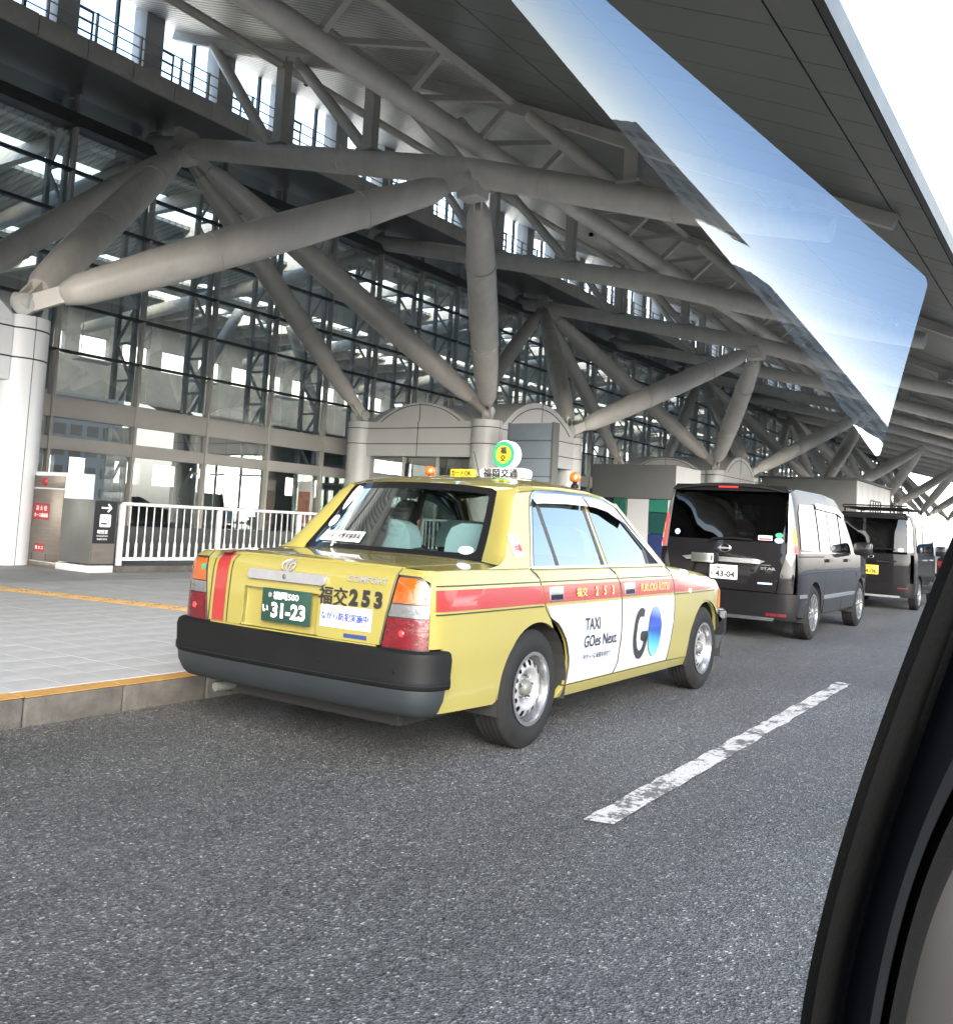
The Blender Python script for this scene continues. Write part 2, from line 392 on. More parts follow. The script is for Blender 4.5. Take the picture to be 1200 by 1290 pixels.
# pavement slab, kerb stones
g = G(); g.box(-12, 130, KERB_Y+.16, 60, 0.002, .135)
pav = tag(g.make('pavement', 'mortar', smooth=0), kind='structure')
kx = -3.3+.08; ks = None; kys = None; i = 0
g = G(); g.box(-.297, .297, 0, .155, -.02, .15, b=.018); ks0 = g.make('kerb_stone', 'kerb', None)
g = G(); g.box(-.293, .293, .004, .15, .1505, .1535, b=0); ky0 = g.make('yellow_paint', 'kerb_yellow', None, smooth=0)
first = True
kr = thing('kerb', kind='structure')
for i in range(0, 130):
    x = 3.19-.3-.6*9+.6*i+.3
    if i == 0: a = ks0; a.parent = kr
    else: a = dup(ks0, kr)
    a.location = (x-.0, KERB_Y+rnd.uniform(-.003, .003), rnd.uniform(-.003, .002))
    if x < 4.05:
        if i == 0: b = ky0; b.parent = a
        else: b = dup(ky0, a)
        b.location = (0, 0, 0)
# tiles
g = G(); g.box(-.1488, .1488, -.1488, .1488, 0, .018, b=.0012); t0 = g.make('paving_tile', ['tile'], pav, smooth=0)
tiles = []
cnt = 0; tiles_stuff = G()
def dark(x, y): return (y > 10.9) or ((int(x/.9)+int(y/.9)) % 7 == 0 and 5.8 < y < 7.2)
for iy in range(28):
    for ix in range(-2, 68):
        x, y = 2.2+.3*ix, KERB_Y+.315+.3*iy
        if y > 13.2 and x > 7.4 and x < 8.6: continue
        nearf = (1.9 < x < 6.7 and y < 10.0)
        vis = x/y > .33
        if not vis: continue
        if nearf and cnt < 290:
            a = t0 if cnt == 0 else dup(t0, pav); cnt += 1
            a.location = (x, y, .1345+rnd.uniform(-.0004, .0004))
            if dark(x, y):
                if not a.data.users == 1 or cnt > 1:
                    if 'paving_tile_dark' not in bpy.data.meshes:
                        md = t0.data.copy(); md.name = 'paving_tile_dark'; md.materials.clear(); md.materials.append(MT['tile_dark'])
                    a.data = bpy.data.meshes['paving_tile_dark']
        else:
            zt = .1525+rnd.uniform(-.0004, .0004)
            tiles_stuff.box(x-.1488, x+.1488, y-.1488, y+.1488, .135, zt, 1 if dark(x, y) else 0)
o = tiles_stuff.make('far_paving_tiles', ['tile', 'tile_dark'], pav, smooth=0); o['kind'] = 'stuff'
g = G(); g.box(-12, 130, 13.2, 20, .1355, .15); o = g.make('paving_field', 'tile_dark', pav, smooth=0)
g = G(); g.box(22.5, 130, KERB_Y+.165, 13.2, .1355, .15); o = g.make('paving_field', 'tile', pav, smooth=0)
# tactile strip, one tile after another
tac = thing('tactile_strip', 'yellow tactile paving strip crossing the pale pavement towards the kerb', 'tactile paving')
p0, p1 = Vector((5.75, 11.0)), Vector((6.75, 5.5)); dv = (p1-p0).normalized(); ang = math.atan2(dv.y, dv.x)
g = G(); g.box(-.147, .147, -.147, .147, 0, .006, b=.002)
for a_ in (-.1, -.033, .033, .1):
    g.box(-.12, .12, a_-.011, a_+.011, .006, .010)
tt = g.make('tactile_tile', 'tactile', tac); k = 0
nT = int((p1-p0).length/.3)
for k in range(nT):
    a = tt if k == 0 else dup(tt, tac); q = p0+dv*.3*(k+.5); a.location = (q.x, q.y, .1545); a.rotation_euler = (0, 0, ang)
# lane line
g = G()
pts = resample([(3.62, 1.65), (8.55, 1.78), (8.55, 1.90), (3.60, 1.78)], .12)
pts = [(x+rnd.uniform(-.02, .02), y+rnd.uniform(-.010, .010)) for x, y in pts]
g.add([(x, y, .004) for x, y in pts], [tuple(range(len(pts)))])
o = g.make('lane_line', 'paint_line', smooth=0, fixn=False); tag(o, kind='structure')
for i in range(1, 8):
    a = dup(o); a.location = (10.1*i, .02*i, 0)
# lines on the other side of the road
g = G()
for y in (-1.8, -5.3):
    for x in range(-6, 110, 10): g.add([(x, y, .004), (x+5, y, .004), (x+5, y+.15, .004), (x, y+.15, .004)], [(0, 1, 2, 3)])
tag(g.make('road_marking', 'paint_line', smooth=0, fixn=False), kind='structure')

# ------------------------------------------------------------------ roof line, bay trusses, steel trees
RP = [(2.08, 5.62), (6.23, 7.49), (7.85, 8.28), (10.4, 9.42), (13.28, 10.59), (15.64, 11.43), (17.83, 12.22), (19.6, 12.90)]
def rz(y): return float(np.interp(y, [p[0] for p in RP], [p[1] for p in RP]))
HP = [(20.1, 10.2), (18.7, 9.88), (10.33, 7.93), (4.96, 6.30), (3.4, 5.88)]
def hz(y): return float(np.interp(y, [p[0] for p in HP][::-1], [p[1] for p in HP][::-1]))
N1 = (18.9, 9.95); N2 = (10.2, 7.8)

bt = thing('roof_truss', 'transverse roof truss with a thick round bottom tube', 'roof truss', 'transverse roof trusses under the canopy', (XC, 0, 0))
g = G(); g.tube([(0, y, hz(y)) for y in (20.1, 18.7, 14.5, 10.33, 7.6, 4.96, 3.5)], [.25, .25, .265, .275, .265, .24, .19], 20); g.make('bottom_tube', 'steel', bt)
for yy in (20.06,):
    g = G(); g.lathe([(.30, -.03), (.33, 0), (.33, .04), (.28, .05)], 20, 'y', (0, yy-.06, hz(yy))); g.make('end_collar', 'steel_mid', bt)
for yy in (16.9, 13.6, 8.6, 6.0):
    p_, q_ = Vector((0, yy-.02, hz(yy-.02))), Vector((0, yy+.02, hz(yy+.02))); g = G(); g.tube([p_, q_], hz(yy)*0+(.277 if 8 < yy < 14 else .266), 24); g.make('weld_ring', 'steel', bt)
g = G()
for i in range(len(RP)-1):
    (a, za), (b, zb) = RP[i], RP[i+1]
    if i == 0: a, za = 2.6, rz(2.6)
    g.obox((0, a, za+.06), (0, b, zb+.06), .16, .22)
g.make('rafter', 'steel_mid', bt)
for y in (15.6, 12.9, 6.85, 4.3):
    g = G(); g.box(-.11, .11, y-.13, y+.13, hz(y)+.2, rz(y)); g.make('post', 'steel_mid', bt)
    g = G(); g.box(-.2, .2, y-.22, y+.22, hz(y)+.24, hz(y)+.30); g.make('base_plate', 'steel_mid', bt)
for (ya, yb) in ((18.1, 15.85), (15.2, 12.85), (12.6, 10.5), (9.0, 7.1)):
    g = G(); g.tube([(0, ya, rz(ya)), (0, yb, hz(yb)+.15)], .13, 12); g.make('diagonal', 'steel', bt)
for s in (-1, 1):
    g = G(); g.tube([(0, 10.2, 8.5), (s*L*.25, 12.2, rz(12.2)), ], .12, 10); g.make('diagonal', 'steel', bt)
KS = list(range(-1, 13)); ORD = ['fourth', 'fifth', 'sixth', 'seventh', 'eighth', 'ninth', 'tenth', 'eleventh', 'twelfth', 'thirteenth']
lab = ['transverse roof truss nearest the tall white column, thick grey bottom tube', 'transverse roof truss second from the tall white column', 'transverse roof truss third from the tall white column']
for k in KS:
    if k == 0: bt['label'] = lab[0]; continue
    c = copy_tree(bt, (XC+L*k, 0, 0))
    c['label'] = lab[k] if 0 <= k <= 2 else ('overhead roof truss above the kerb before the first steel tree' if k == -1 else ORD[k-3]+' transverse roof truss counted from the tall white column')
def strut(root, a, b, r=.36, r0=.17):
    a, b = Vector(a), Vector(b); d = (b-a); Ln = d.length; d.normalize(); g = G()
    s0, s1 = .55, .55
    pts = [a+d*s0, a+d*(s0+.04), a+d*(s0+.32), a+d*(s0+1.6), (a+b)/2, b-d*(s1+1.6), b-d*(s1+.32), b-d*(s1+.04), b-d*s1]
    rr = [r0*.5, r0, r*.74, r*.93, r, r*.93, r*.74, r0, r0*.5]
    g.tube(pts, rr, 24); o = g.make('strut', 'steel', root, smooth=50)
    # end forks with pins
    for q in (.28, .62):
        c_ = a+d*(Ln*q); h = G(); h.tube([c_-d*.015, c_+d*.015], r*1.012, 24); h.make('weld_ring', 'steel', o)
    side = d.cross(Vector((0, 0, 1))).normalized()
    for e, sg in ((a, 1), (b, -1)):
        h = G()
        for q in (-.075, .075):
            h.obox(e+side*q+sg*d*-.02, e+side*q+sg*d*(s0+.35), .035, .26, up=side.cross(d))
        h.make('fork', 'steel', o)
        h = G(); h.tube([e-side*.15, e-side*.13, e+side*.13, e+side*.15], [.12, .16, .16, .12], 18); h.make('pin', 'panel', o)
    return o
def steel_tree(xc, label):
    t = thing('steel_tree', label, 'steel column', 'branching steel tube columns carrying the canopy', (xc, 0, 0))
    n1, n2 = Vector((0, *N1)), Vector((0, *N2))
    for s in (-1, 1):
        strut(t, n2+Vector((s*.15, 0, -.1)), (s*DX, YP, ZP), .345)
        strut(t, n1+Vector((s*.12, -.1, -.15)), (s*DX, YP, ZP+.05), .325)
        strut(t, n1+Vector((s*.12, .05, -.15)), (s*DX, 18.3, ZP), .29)
    g = G(); g.box(-.22, .22, N1[0]-.3, N1[0]+.2, N1[1]-.45, N1[1]+.3, b=.05); g.make('node', 'steel', t)
    g = G(); g.box(-.22, .22, N2[0]-.25, N2[0]+.25, N2[1]-.45, N2[1]+.1, b=.05); g.make('node', 'steel', t)
    g = G(); g.box(-.25, .25, N1[0]-.1, N1[0]+.12, N1[1]+.28, N1[1]+.42, b=.01); g.make('cap_plate', 'steel', t)
    return t
steel_tree0 = steel_tree(XC, 'branching steel tube column nearest the camera, its white strut reaching the tall white column')
for j, k in enumerate((2, 4, 6, 8, 10)):
    copy_tree(steel_tree0, (XC+L*k, 0, 0), label=['branching steel tube column behind the round roof sign of the yellow taxi', 'branching steel tube column above the black people carrier', 'branching steel tube column above the black box van', 'far branching steel tube column, small and dark beyond the cars', 'farthest branching steel tube column, small and dark beyond the cars'][j])
# purlin trusses along the road
for (nm, y1, z1, r1, y2, z2, r2) in (('edge', 10.2, 8.46, .20, 9.35, 9.02, .15),):
    t = thing('longitudinal_truss', 'long double tube truss running the length of the canopy above the trees', 'roof truss')
    xa, xb = -12, 124
    g = G(); g.tube([(xa, y1, z1), (xb, y1, z1)], r1, 18); g.make('lower_tube', 'steel', t)
    g = G(); g.tube([(xa, y2, z2+.15), (xb, y2, z2+.15)], r2, 14); g.make('upper_tube', 'steel_mid', t)
    g = G(); g.box(-.07, .07, -.08, .08, 0, 1.0)
    n = int((xb-xa)/(L/4)); p0_ = None
    gg = G(); gg.obox((0, y1, z1), (0, y2, z2+.15), .12, .12); v0 = gg.make('web_post', 'steel_mid', t); v0.location = (X0, 0, 0)
    gg = G(); gg.obox((0, y1, z1), (L/4, y2, z2+.15), .10, .10); w0 = gg.make('web_diagonal', 'steel_mid', t); w0.location = (X0, 0, 0)
    for i in range(-8, 44):
        if i == 0: continue
        dup(v0, t, (X0+i*L/4, 0, 0))
        dup(w0, t, (X0+i*L/4, 0, 0))
t = thing('inner_purlin', 'thin round purlin under the ribbed ceiling beside the high windows', 'roof truss')
g = G(); g.tube([(-12, 15.6, rz(15.6)-.18), (124, 15.6, rz(15.6)-.18)], .10, 12); g.make('tube', 'steel', t)

# ------------------------------------------------------------------ canopy roof
def ribmat(name, col, scale, rough=.4, amp=.5):
    m, n, b = newmat(name); tc = n.nodes.new('ShaderNodeTexCoord'); wv = n.nodes.new('ShaderNodeTexWave'); wv.wave_type = 'BANDS'; wv.bands_direction = 'X'
    wv.inputs['Scale'].default_value = scale; wv.inputs['Distortion'].default_value = 0
    n.links.new(tc.outputs['Object'], wv.inputs['Vector'])
    t = noise(n, .5, 5, .6); r = ramp(n, t.outputs[0], .3, .7, tuple(c*.8 for c in col), tuple(c*1.15 for c in col))
    r2 = ramp(n, wv.outputs[0], .0, .35, (.45,)*3, (1.,)*3)
    mu = n.nodes.new('ShaderNodeMix'); mu.data_type = 'RGBA'; mu.blend_type = 'MULTIPLY'; mu.inputs[0].default_value = 1
    n.links.new(r.outputs[0], mu.inputs[6]); n.links.new(r2.outputs[0], mu.inputs[7]); n.links.new(mu.outputs[2], b.inputs['Base Color'])
    b.inputs['Metallic'].default_value = .5; b.inputs['Roughness'].default_value = rough; bump(n, b, wv.outputs[0], amp, .03)
    return m
MT['ribbed'] = ribmat('ribbed_ceiling', (.75, .73, .67), 2.2, .42)
MT['ribbed_in'] = ribmat('ribbed_interior_ceiling', (.45, .46, .44), 1.2, .5)
MT['soffit'] = mat('dark_soffit', (.165, .175, .165), .42, .25, var=.10, vscale=.5, vec=(1, .3, 1))
roof = thing('canopy_roof', 'vast sloping canopy roof with a dark panelled underside and ribbed inner ceiling', 'canopy')
g = G(); n = 1
ys = [9.3, 10.4, 11.8, 13.28, 15.64, 17.83, 19.6]
g.add([(x, y, rz(y)+.17) for x in (-80, 126) for y in ys]+[(x, y, rz(y)+.42) for x in (-80, 126) for y in ys],
      [(i, i+1, 7+i+1, 7+i) for i in range(6)]+[(14+i, 21+i, 21+i+1, 14+i+1) for i in range(6)])
g.make('ribbed_ceiling', 'ribbed', roof, smooth=0)
g = G(); g.add([(x, y, rz(y)+.45) for x in (-80, 126) for y in (2.04, 6.23, 10.4, 19.9)], [(i, i+1, 5+i, 4+i) for i in range(3)]); g.make('roof_deck', 'steel_dark', roof, smooth=0)
# dark soffit panels
rows = [(2.12, 2.62), (2.62, 5.1), (5.1, 7.4), (7.4, 9.35)]
pw = L/12; cnt = 0; st = G()
for ri, (ya, yb) in enumerate(rows):
    base = None
    for i in range(-125, 170):
        x = X0+i*pw
        if x > 124: break
        gq = lambda x0, x1: ([(x0, ya+.012, rz(ya+.012)+.17), (x1, ya+.012, rz(ya+.012)+.17), (x1, yb-.012, rz(yb-.012)+.17), (x0, yb-.012, rz(yb-.012)+.17),
                              (x0, ya+.012, rz(ya+.012)+.21), (x1, ya+.012, rz(ya+.012)+.21), (x1, yb-.012, rz(yb-.012)+.21), (x0, yb-.012, rz(yb-.012)+.21)],
                             [(0, 1, 2, 3), (0, 4, 5, 1), (1, 5, 6, 2), (2, 6, 7, 3), (3, 7, 4, 0)])
        if 14 < x < 62 and cnt < 290:
            if base is None:
                q = G(); q.add(*gq(.006, pw-.006)); base = q.make('soffit_panel', 'soffit', roof, smooth=0); a = base
            else: a = dup(base, roof)
            a.location = (x, 0, rnd.uniform(-.004, .004)); cnt += 1
        else: st.add(*gq(x+.006, x+pw-.006))
o = st.make('far_soffit_panels', 'soffit', roof, smooth=0); o['kind'] = 'stuff'
g = G(); g.obox((-80, 2.07, 5.93), (126, 2.07, 5.93), .08, .27); g.make('edge_gutter', 'steel_dark', roof, smooth=0)
g = G()
for i in range(0, 9): g.lathe([(.07, 0), (.09, .02), (.06, .1)], 12, 'z', (XC+L*i+L*.5, 14.6, rz(14.6)-.02)); g.lathe([(.07, 0), (.09, .02), (.06, .1)], 12, 'z', (XC+L*i+1.8, 16.7, rz(16.7)-.0))
o = g.make('ceiling_fittings', 'black', roof); o['kind'] = 'stuff'

# ------------------------------------------------------------------ terrace slab and clerestory
XA, XB = 3.0, 124.0
ter = thing('roof_terrace', 'dark terrace slab above the glass wall with railings along its edge', 'terrace')
g = G(); g.box(XA-83, XB, 18.05, 22.2, 10.56, 10.86); g.make('slab', 'soffit', ter, smooth=0)
MT['bounce_pale'] = mat('pale_bounce_sheet', (.6, .6, .58), .7)
g = G(); g.box(-80, 126, 19.5, 22.2, 10.865, 10.90); g.make('bounce_sheet', 'bounce_pale', ter, smooth=0)  # unseen pale sheet added to bounce sky light onto the ribbed ceiling
g = G(); g.box(-L/16+.008, L/16-.008, 17.96, 18.05, 10.47, 10.90, b=.008); f0 = g.make('fascia_panel', 'steel_mid', ter)
f0.location = (X0+L/16, 0, 0)
for i in range(-10, 92):
    if i: dup(f0, ter, (X0+L/16+i*L/8, 0, rnd.uniform(-.01, .01)))
g = G(); g.box(XA-83, XB, 19.2, 19.45, 10.86, 11.45); g.make('parapet', 'panel', ter, smooth=0)
g = G()
for z in (11.15, 11.4, 11.65): g.tube([(XA-14, 18.2, z), (XB, 18.2, z)], .015, 6)
g.make('handrail', 'steel_mid', ter)
g = G(); g.box(-.02, .02, 18.17, 18.23, 10.88, 11.67); p_ = g.make('rail_post', 'steel_mid', ter, smooth=0); p_.location = (X0, 0, 0)
for i in range(-9, 90):
    if i: dup(p_, ter, (X0+i*L/8+.3, 0, 0))
g = G()
for i in range(60):
    x = 8+i*.75+rnd.uniform(0, .5); h_ = rnd.uniform(.06, .28); g.box(x, x+rnd.uniform(.2, .6), 18.35, 18.7, 10.87, 10.87+h_, b=.01)
o = g.make('terrace_fittings', 'panel', ter); o['kind'] = 'stuff'
cl = thing('clerestory', 'row of bright high windows between square piers under the ribbed ceiling', 'windows')
g = G(); g.box(-.26, .26, 19.1, 19.6, 11.2, 13.2, b=.01); pr = g.make('pier', 'panel', cl); pr.location = (X0-.95, 0, 0)
g = G(); g.box(-.03, .03, 19.35, 19.45, 11.45, 13.1); mm = g.make('window_mullion', 'steel_dark', cl, smooth=0); mm.location = (X0-.95+MUL*.62, 0, 0)
g = G(); g.add([(.27, 19.4, 11.46), (MUL-.27, 19.4, 11.46), (MUL-.27, 19.4, 12.9), (.27, 19.4, 12.9)], [(0, 1, 2, 3)]); pn = g.make('pane', 'g_clear', cl, smooth=0, fixn=False); pn.location = (X0-.95, 0, 0)
g = G()
for z in (11.75, 12.0, 12.25): g.box(.27, .75, 19.30, 19.33, z-.015, z+.015)
g.box(.72, .76, 19.30, 19.33, 11.45, 12.3); gr = g.make('guard_rail', 'steel_dark', cl, smooth=0); gr.location = (X0-.95-.02, 0, 0)
for i in range(-7, 48):
    if i:
        for q in (pr, mm, pn, gr): dup(q, cl, (q.location.x+i*MUL, 0, 0))

# ------------------------------------------------------------------ glass wall of the terminal
tb = thing('terminal_building', 'airport terminal with a tall dark glass wall in a fine grid of bars', 'building')
GY = 20.0; ZR = [3.51, 4.56, 5.65, 6.7, 7.72, 8.75, 9.77]
j0, j1 = -5, 48
g = G(); g.box(-.035, .035, GY-.12, GY+.04, .15, 10.56); m0 = g.make('mullion', 'steel_mid', tb, smooth=0); m0.location = (X0+j0*MUL, 0, 0)
for j in range(j0+1, j1): dup(m0, tb, (X0+j*MUL, 0, 0))
xa, xb = X0+j0*MUL, X0+j1*MUL
for z in ZR[1:-1]:
    g = G(); g.box(xa, xb, GY-.10, GY+.03, z-.03, z+.03); g.box(xa, xb, GY-.16, GY-.10, z-.012, z+.012); g.make('transom', 'steel_dark', tb, smooth=0)
g = G(); g.box(xa, xb, GY-.2, GY+.25, 9.77, 10.06); g.make('head_beam', 'steel_dark', tb, smooth=0)
for (za, zb) in ((2.28, 2.58), (3.02, 3.51)):
    g = G(); g.box(.04, MUL-.04, GY-.09, GY+.02, za, zb, b=.006); b0 = g.make('spandrel_panel', 'spandrel', tb); b0.location = (xa, 0, 0)
    for j in range(j0+1, j1-1): dup(b0, tb, (X0+j*MUL, 0, 0))
rowsg = [(.2, 2.28), (2.58, 3.02)]+[(ZR[i]+.03, ZR[i+1]-.03) for i in range(6)]+[(10.06, 10.52)]
st = G()
for (za, zb) in rowsg:
    g = G(); g.add([(.035, GY, za), (MUL-.035, GY, za), (MUL-.035, GY, zb), (.035, GY, zb)], [(0, 1, 2, 3)]); q = g.make('pane', 'g_build', tb, smooth=0, fixn=False); q.location = (X0+(-4)*MUL, 0, 0)
    q.rotation_euler = (0, 0, 0)
    for j in range(-3, 28):
        d = dup(q, tb, (X0+j*MUL, 0, 0)); 
    st.add([(X0+28*MUL, GY, za), (xb, GY, za), (xb, GY, zb), (X0+28*MUL, GY, zb)], [(0, 1, 2, 3)])
o = st.make('far_panes', 'g_build', tb, smooth=0, fixn=False); o['kind'] = 'stuff'
# vertical trusses behind the glass
g = G()
for y in (GY+.25, GY+.95): g.box(-.055, .055, y-.06, y+.06, .15, 10.5)
z = .4; s = 0
while z < 10.0:
    ya, yb = (GY+.25, GY+.95) if s == 0 else (GY+.95, GY+.25)
    g.obox((0, ya, z), (0, yb, z+.95), .05, .07); g.obox((0, GY+.25, z+.95), (0, GY+.95, z+.95), .05, .06); z += .95; s = 1-s
tr = g.make('truss_mullion', 'panel_white', tb, smooth=0); tr.location = (X0+j0*MUL, 0, 0)
for j in range(j0+1, j1): dup(tr, tb, (X0+j*MUL, 0, 0))
# interior
g = G(); g.box(xa, xb, GY+.1, 38, .14, .16); g.make('interior_floor', 'tile_dark', tb, smooth=0)
g = G(); g.box(xa, xb, 24, 38, 3.6, 4.1); g.make('mezzanine', 'panel', tb, smooth=0)
for (ya, za, yb, zb) in ((22.0, 10.5, 23.6, 10.4), (25.2, 10.2, 29.0, 9.7), (30.6, 9.9, 33.4, 10.1), (35.0, 10.2, 38.0, 10.4)):  # gaps between the ceiling strips added to let sky light into the hall
    g = G(); g.box(xa, xb, ya, yb, 0, .12); g.v = [(x, y, z+za+(zb-za)*(y-ya)/(yb-ya)) for x, y, z in g.v]; g.make('interior_ceiling', 'ribbed_in', tb, smooth=0)
g = G(); g.box(-.12, .12, 22.0, 38, 10.0, 10.4); rb = g.make('ceiling_beam', 'steel', tb, smooth=0); rb.location = (xa+1, 0, 0)
for i in range(1, 54): dup(rb, tb, (xa+1+i*MUL, 0, 0))
g = G(); g.box(xa, xb, 38, 38.3, .1, 2.0); g.box(xa, xb, 38, 38.3, 3.0, 7.5); g.box(xa, xb, 38, 38.3, 8.5, 10.6); g.box(xa-.2, xa, GY, 38, .1, 10.5); g.make('back_wall', 'steel_mid', tb, smooth=0)
g = G(); g.box(-.35, .35, 37.9, 38.2, .1, 10.5); bp = g.make('back_pier', 'steel_mid', tb, smooth=0); bp.location = (xa+1, 0, 0)
for i in range(1, 54): dup(bp, tb, (xa+1+i*2.2, 0, 0))
for i in range(-1, 13):
    for (yy, zz) in ((26, 9.0),):
        g = G(); g.tube([(X0+i*L, GY+.5, 9.7), (X0+i*L, 36, 8.4)], .25, 12); g.make('ceiling_tube', 'steel', tb)
        g = G(); g.tube([(X0+i*L, 30, 4.1), (X0+i*L+(3 if i % 2 else -3), 30, 9.3)], .22, 12); g.make('ceiling_strut', 'steel_mid', tb)
for i in range(14):
    g = G(); g.box(9+i*4.3, 10.2+i*4.3, 27, 27.5, 5.6, 5.63); g.obox((9+i*4.3+.1, 27.2, 5.6), (9+i*4.3+.1, 27.2, 9.5), .02, .02); g.make('hanging_board', 'white', tb, smooth=0)
for i in range(10):
    g = G(); g.box(9.3+i*3.1, 10.1+i*3.1+.7*(i % 2), 23, 23.2, .16, 2.0+.3*(i % 3)); g.make('counter', ['panel', 'greybox', 'panel_white'][i % 3], tb, smooth=0)
g = G(); g.box(-80, xa-.3, GY, GY+.3, .15, 10.5); g.make('side_wing', 'spandrel', tb, smooth=0)
# ------------------------------------------------------------------ entrance vestibules
def portal(cx, label, mt):
    p = thing('entrance_vestibule', label, 'entrance', 'pale metal entrance vestibules under the steel trees', (cx, 0, 0))
    hw = 2.35; yb = 18.3
    for (x, y) in ((-hw, YP), (hw, YP), (-hw, yb), (hw, yb)):
        g = G(); g.tube([(x, y, .15), (x, y, 3.90)], .41, 32, mi=0)
        c = g.make('column', mt, p, smooth=40)
        for zz in (3.25, 3.70):
            g = G(); g.tube([(x, y, zz-.012), (x, y, zz+.012)], .413, 32); g.make('joint', 'joint', c)
        g = G(); g.box(x-.004, x+.004, y-.4135, y-.405, .15, 3.9); g.make('joint', 'joint', c, smooth=0)
    # header walls
    def wallx(xw, ya, yb_, nm):
        g = G(); g.box(xw-.12, xw+.12, ya, yb_, 2.9, 3.88); h = g.make(nm, mt, p, smooth=0)
        for zz in (3.25, 3.70):
            g = G(); g.box(xw-.124, xw+.124, ya, yb_, zz-.012, zz+.012); g.make('joint', 'joint', h, smooth=0)
        g = G(); g.box(xw-.124, xw+.124, (ya+yb_)/2-.01, (ya+yb_)/2+.01, 2.9, 3.88); g.make('joint', 'joint', h, smooth=0)
    for s in (-1, 1): wallx(s*(hw-.05)+(-.1 if s < 0 else .1), YP+.2, yb-.2, 'header_panel')
    g = G(); g.box(-hw+.3, hw-.3, YP-.32, YP-.1, 2.9, 3.86); h = g.make('header_panel', mt, p, smooth=0)
    for zz in (3.25, 3.70):
        g = G(); g.box(-hw+.3, hw-.3, YP-.324, YP-.3, zz-.012, zz+.012); g.make('joint', 'joint', h, smooth=0)
    g = G(); g.box(-.01, .01, YP-.324, YP-.3, 2.9, 3.86); g.make('joint', 'joint', h, smooth=0)
    g = G(); g.box(-hw, hw, YP-.1, yb, 3.8, 3.87); g.make('roof', mt, p, smooth=0)
    # barrel arches on front and sides
    def arch(half, rise, z0, n=20):
        Rr = (half*half+rise*rise)/(2*rise); a0 = math.asin(half/Rr)
        return [(-half, z0-.1)]+[(Rr*math.sin(-a0+2*a0*i/n), z0+rise-Rr+Rr*math.cos(-a0+2*a0*i/n)) for i in range(n+1)]+[(half, z0-.1)]
    A = arch(2.0, .78, 3.88)
    g = G(); g.prism(A, lambda a, b: (a, YP-.34, b), lambda a, b: (a, yb+.1, b)); v = g.make('barrel_roof', mt, p, smooth=30)
    B = arch(1.72, .62, 3.88)
    g = G(); g.tube([(a, YP-.345, b) for a, b in B[1:-1]], .011, 6); g.tube([(0, YP-.345, 3.9), (0, YP-.345, 4.64)], .009, 6); g.make('joint', 'joint', v)
    C = arch(1.55, .55, 3.88)
    for s in (-1, 1):
        g = G(); g.prism(C, lambda a, b: (s*(hw+.12), 16.1+a, b), lambda a, b: (s*.5, 16.1+a, b)); v = g.make('barrel_roof', mt, p, smooth=30)
        g = G(); g.tube([(s*(hw+.125), 16.1+a*.9, 3.88+(b-3.88)*.88) for a, b in C[1:-1]], .011, 6); g.tube([(s*(hw+.125), 16.1, 3.9), (s*(hw+.125), 16.1, 4.40)], .009, 6); g.make('joint', 'joint', v)
    # glazing and doors
    for s in (-1, 1):
        for i in range(3):
            ya = YP+.42+i*1.19
            g = G(); g.add([(s*(hw-.02), ya, .3), (s*(hw-.02), ya+1.14, .3), (s*(hw-.02), ya+1.14, 2.86), (s*(hw-.02), ya, 2.86)], [(0, 1, 2, 3)]); g.make('pane', 'g_build', p, smooth=0, fixn=False)
            g = G(); g.box(s*(hw-.02)-.04, s*(hw-.02)+.04, ya-.05, ya, .15, 2.9); g.box(s*(hw-.02)-.03, s*(hw-.02)+.03, ya, ya+1.14, 2.2, 2.27); g.make('glazing_bar', 'steel_mid', p, smooth=0)
    for i in range(3):
        xa_ = -hw+.42+i*1.3
        g = G(); g.add([(xa_, YP, .3), (xa_+1.2, YP, .3), (xa_+1.2, YP, 2.86), (xa_, YP, 2.86)], [(0, 1, 2, 3)]); g.make('door_pane', 'g_build', p, smooth=0, fixn=False)
        g = G(); g.box(xa_-.05, xa_, YP-.04, YP+.04, .15, 2.9); g.box(xa_, xa_+1.2, YP-.03, YP+.03, 2.2, 2.28); g.make('door_frame', 'steel_mid', p, smooth=0)
    return p
portal(XC-L, 'white entrance vestibule with tall round corner column beside the hydrant cabinet', 'panel_white')
portal(XC+L, 'grey entrance vestibule with round columns and arched roof behind the taxi sign', 'panel')
portal(XC+3*L, 'pale arched entrance vestibule rising behind the black people carrier', 'panel')
portal(XC+5*L, 'far arched entrance vestibule beyond the black box van', 'panel')
# ------------------------------------------------------------------ pavement furniture
# railing
RY = 12.0
rl = thing('railing', 'white metal railing with upright bars on a low plinth behind the taxi', 'railing', loc=(8.7, RY, .15))
RL = 11.2
g = G(); g.box(0, RL, -.035, .035, .98, 1.03, b=.01); g.make('top_rail', 'white_rail', rl)
g = G(); g.box(0, RL, -.02, .02, .17, .22, b=.006); g.make('bottom_rail', 'white_rail', rl)
g = G(); g.box(-.1, RL, -.12, .12, 0, .10, b=.01); g.make('plinth', 'kerb', rl)
g = G(); g.box(-.035, .035, -.035, .035, .10, 1.0, b=.008); pp = g.make('post', 'white_rail', rl)
for i in range(1, 7): dup(pp, rl, (i*1.83, 0, 0))
g = G(); g.tube([(0, 0, .2), (0, 0, .42), (0, 0, .46), (0, 0, .99)], [.022, .022, .010, .010], 8); bb = g.make('bar', 'white_rail', rl); bb.location = (.14, 0, 0)
n = 1
for i in range(6):
    for k in range(12):
        if i == 0 and k == 0: continue
        dup(bb, rl, (i*1.83+.14+k*.1405, 0, 0))
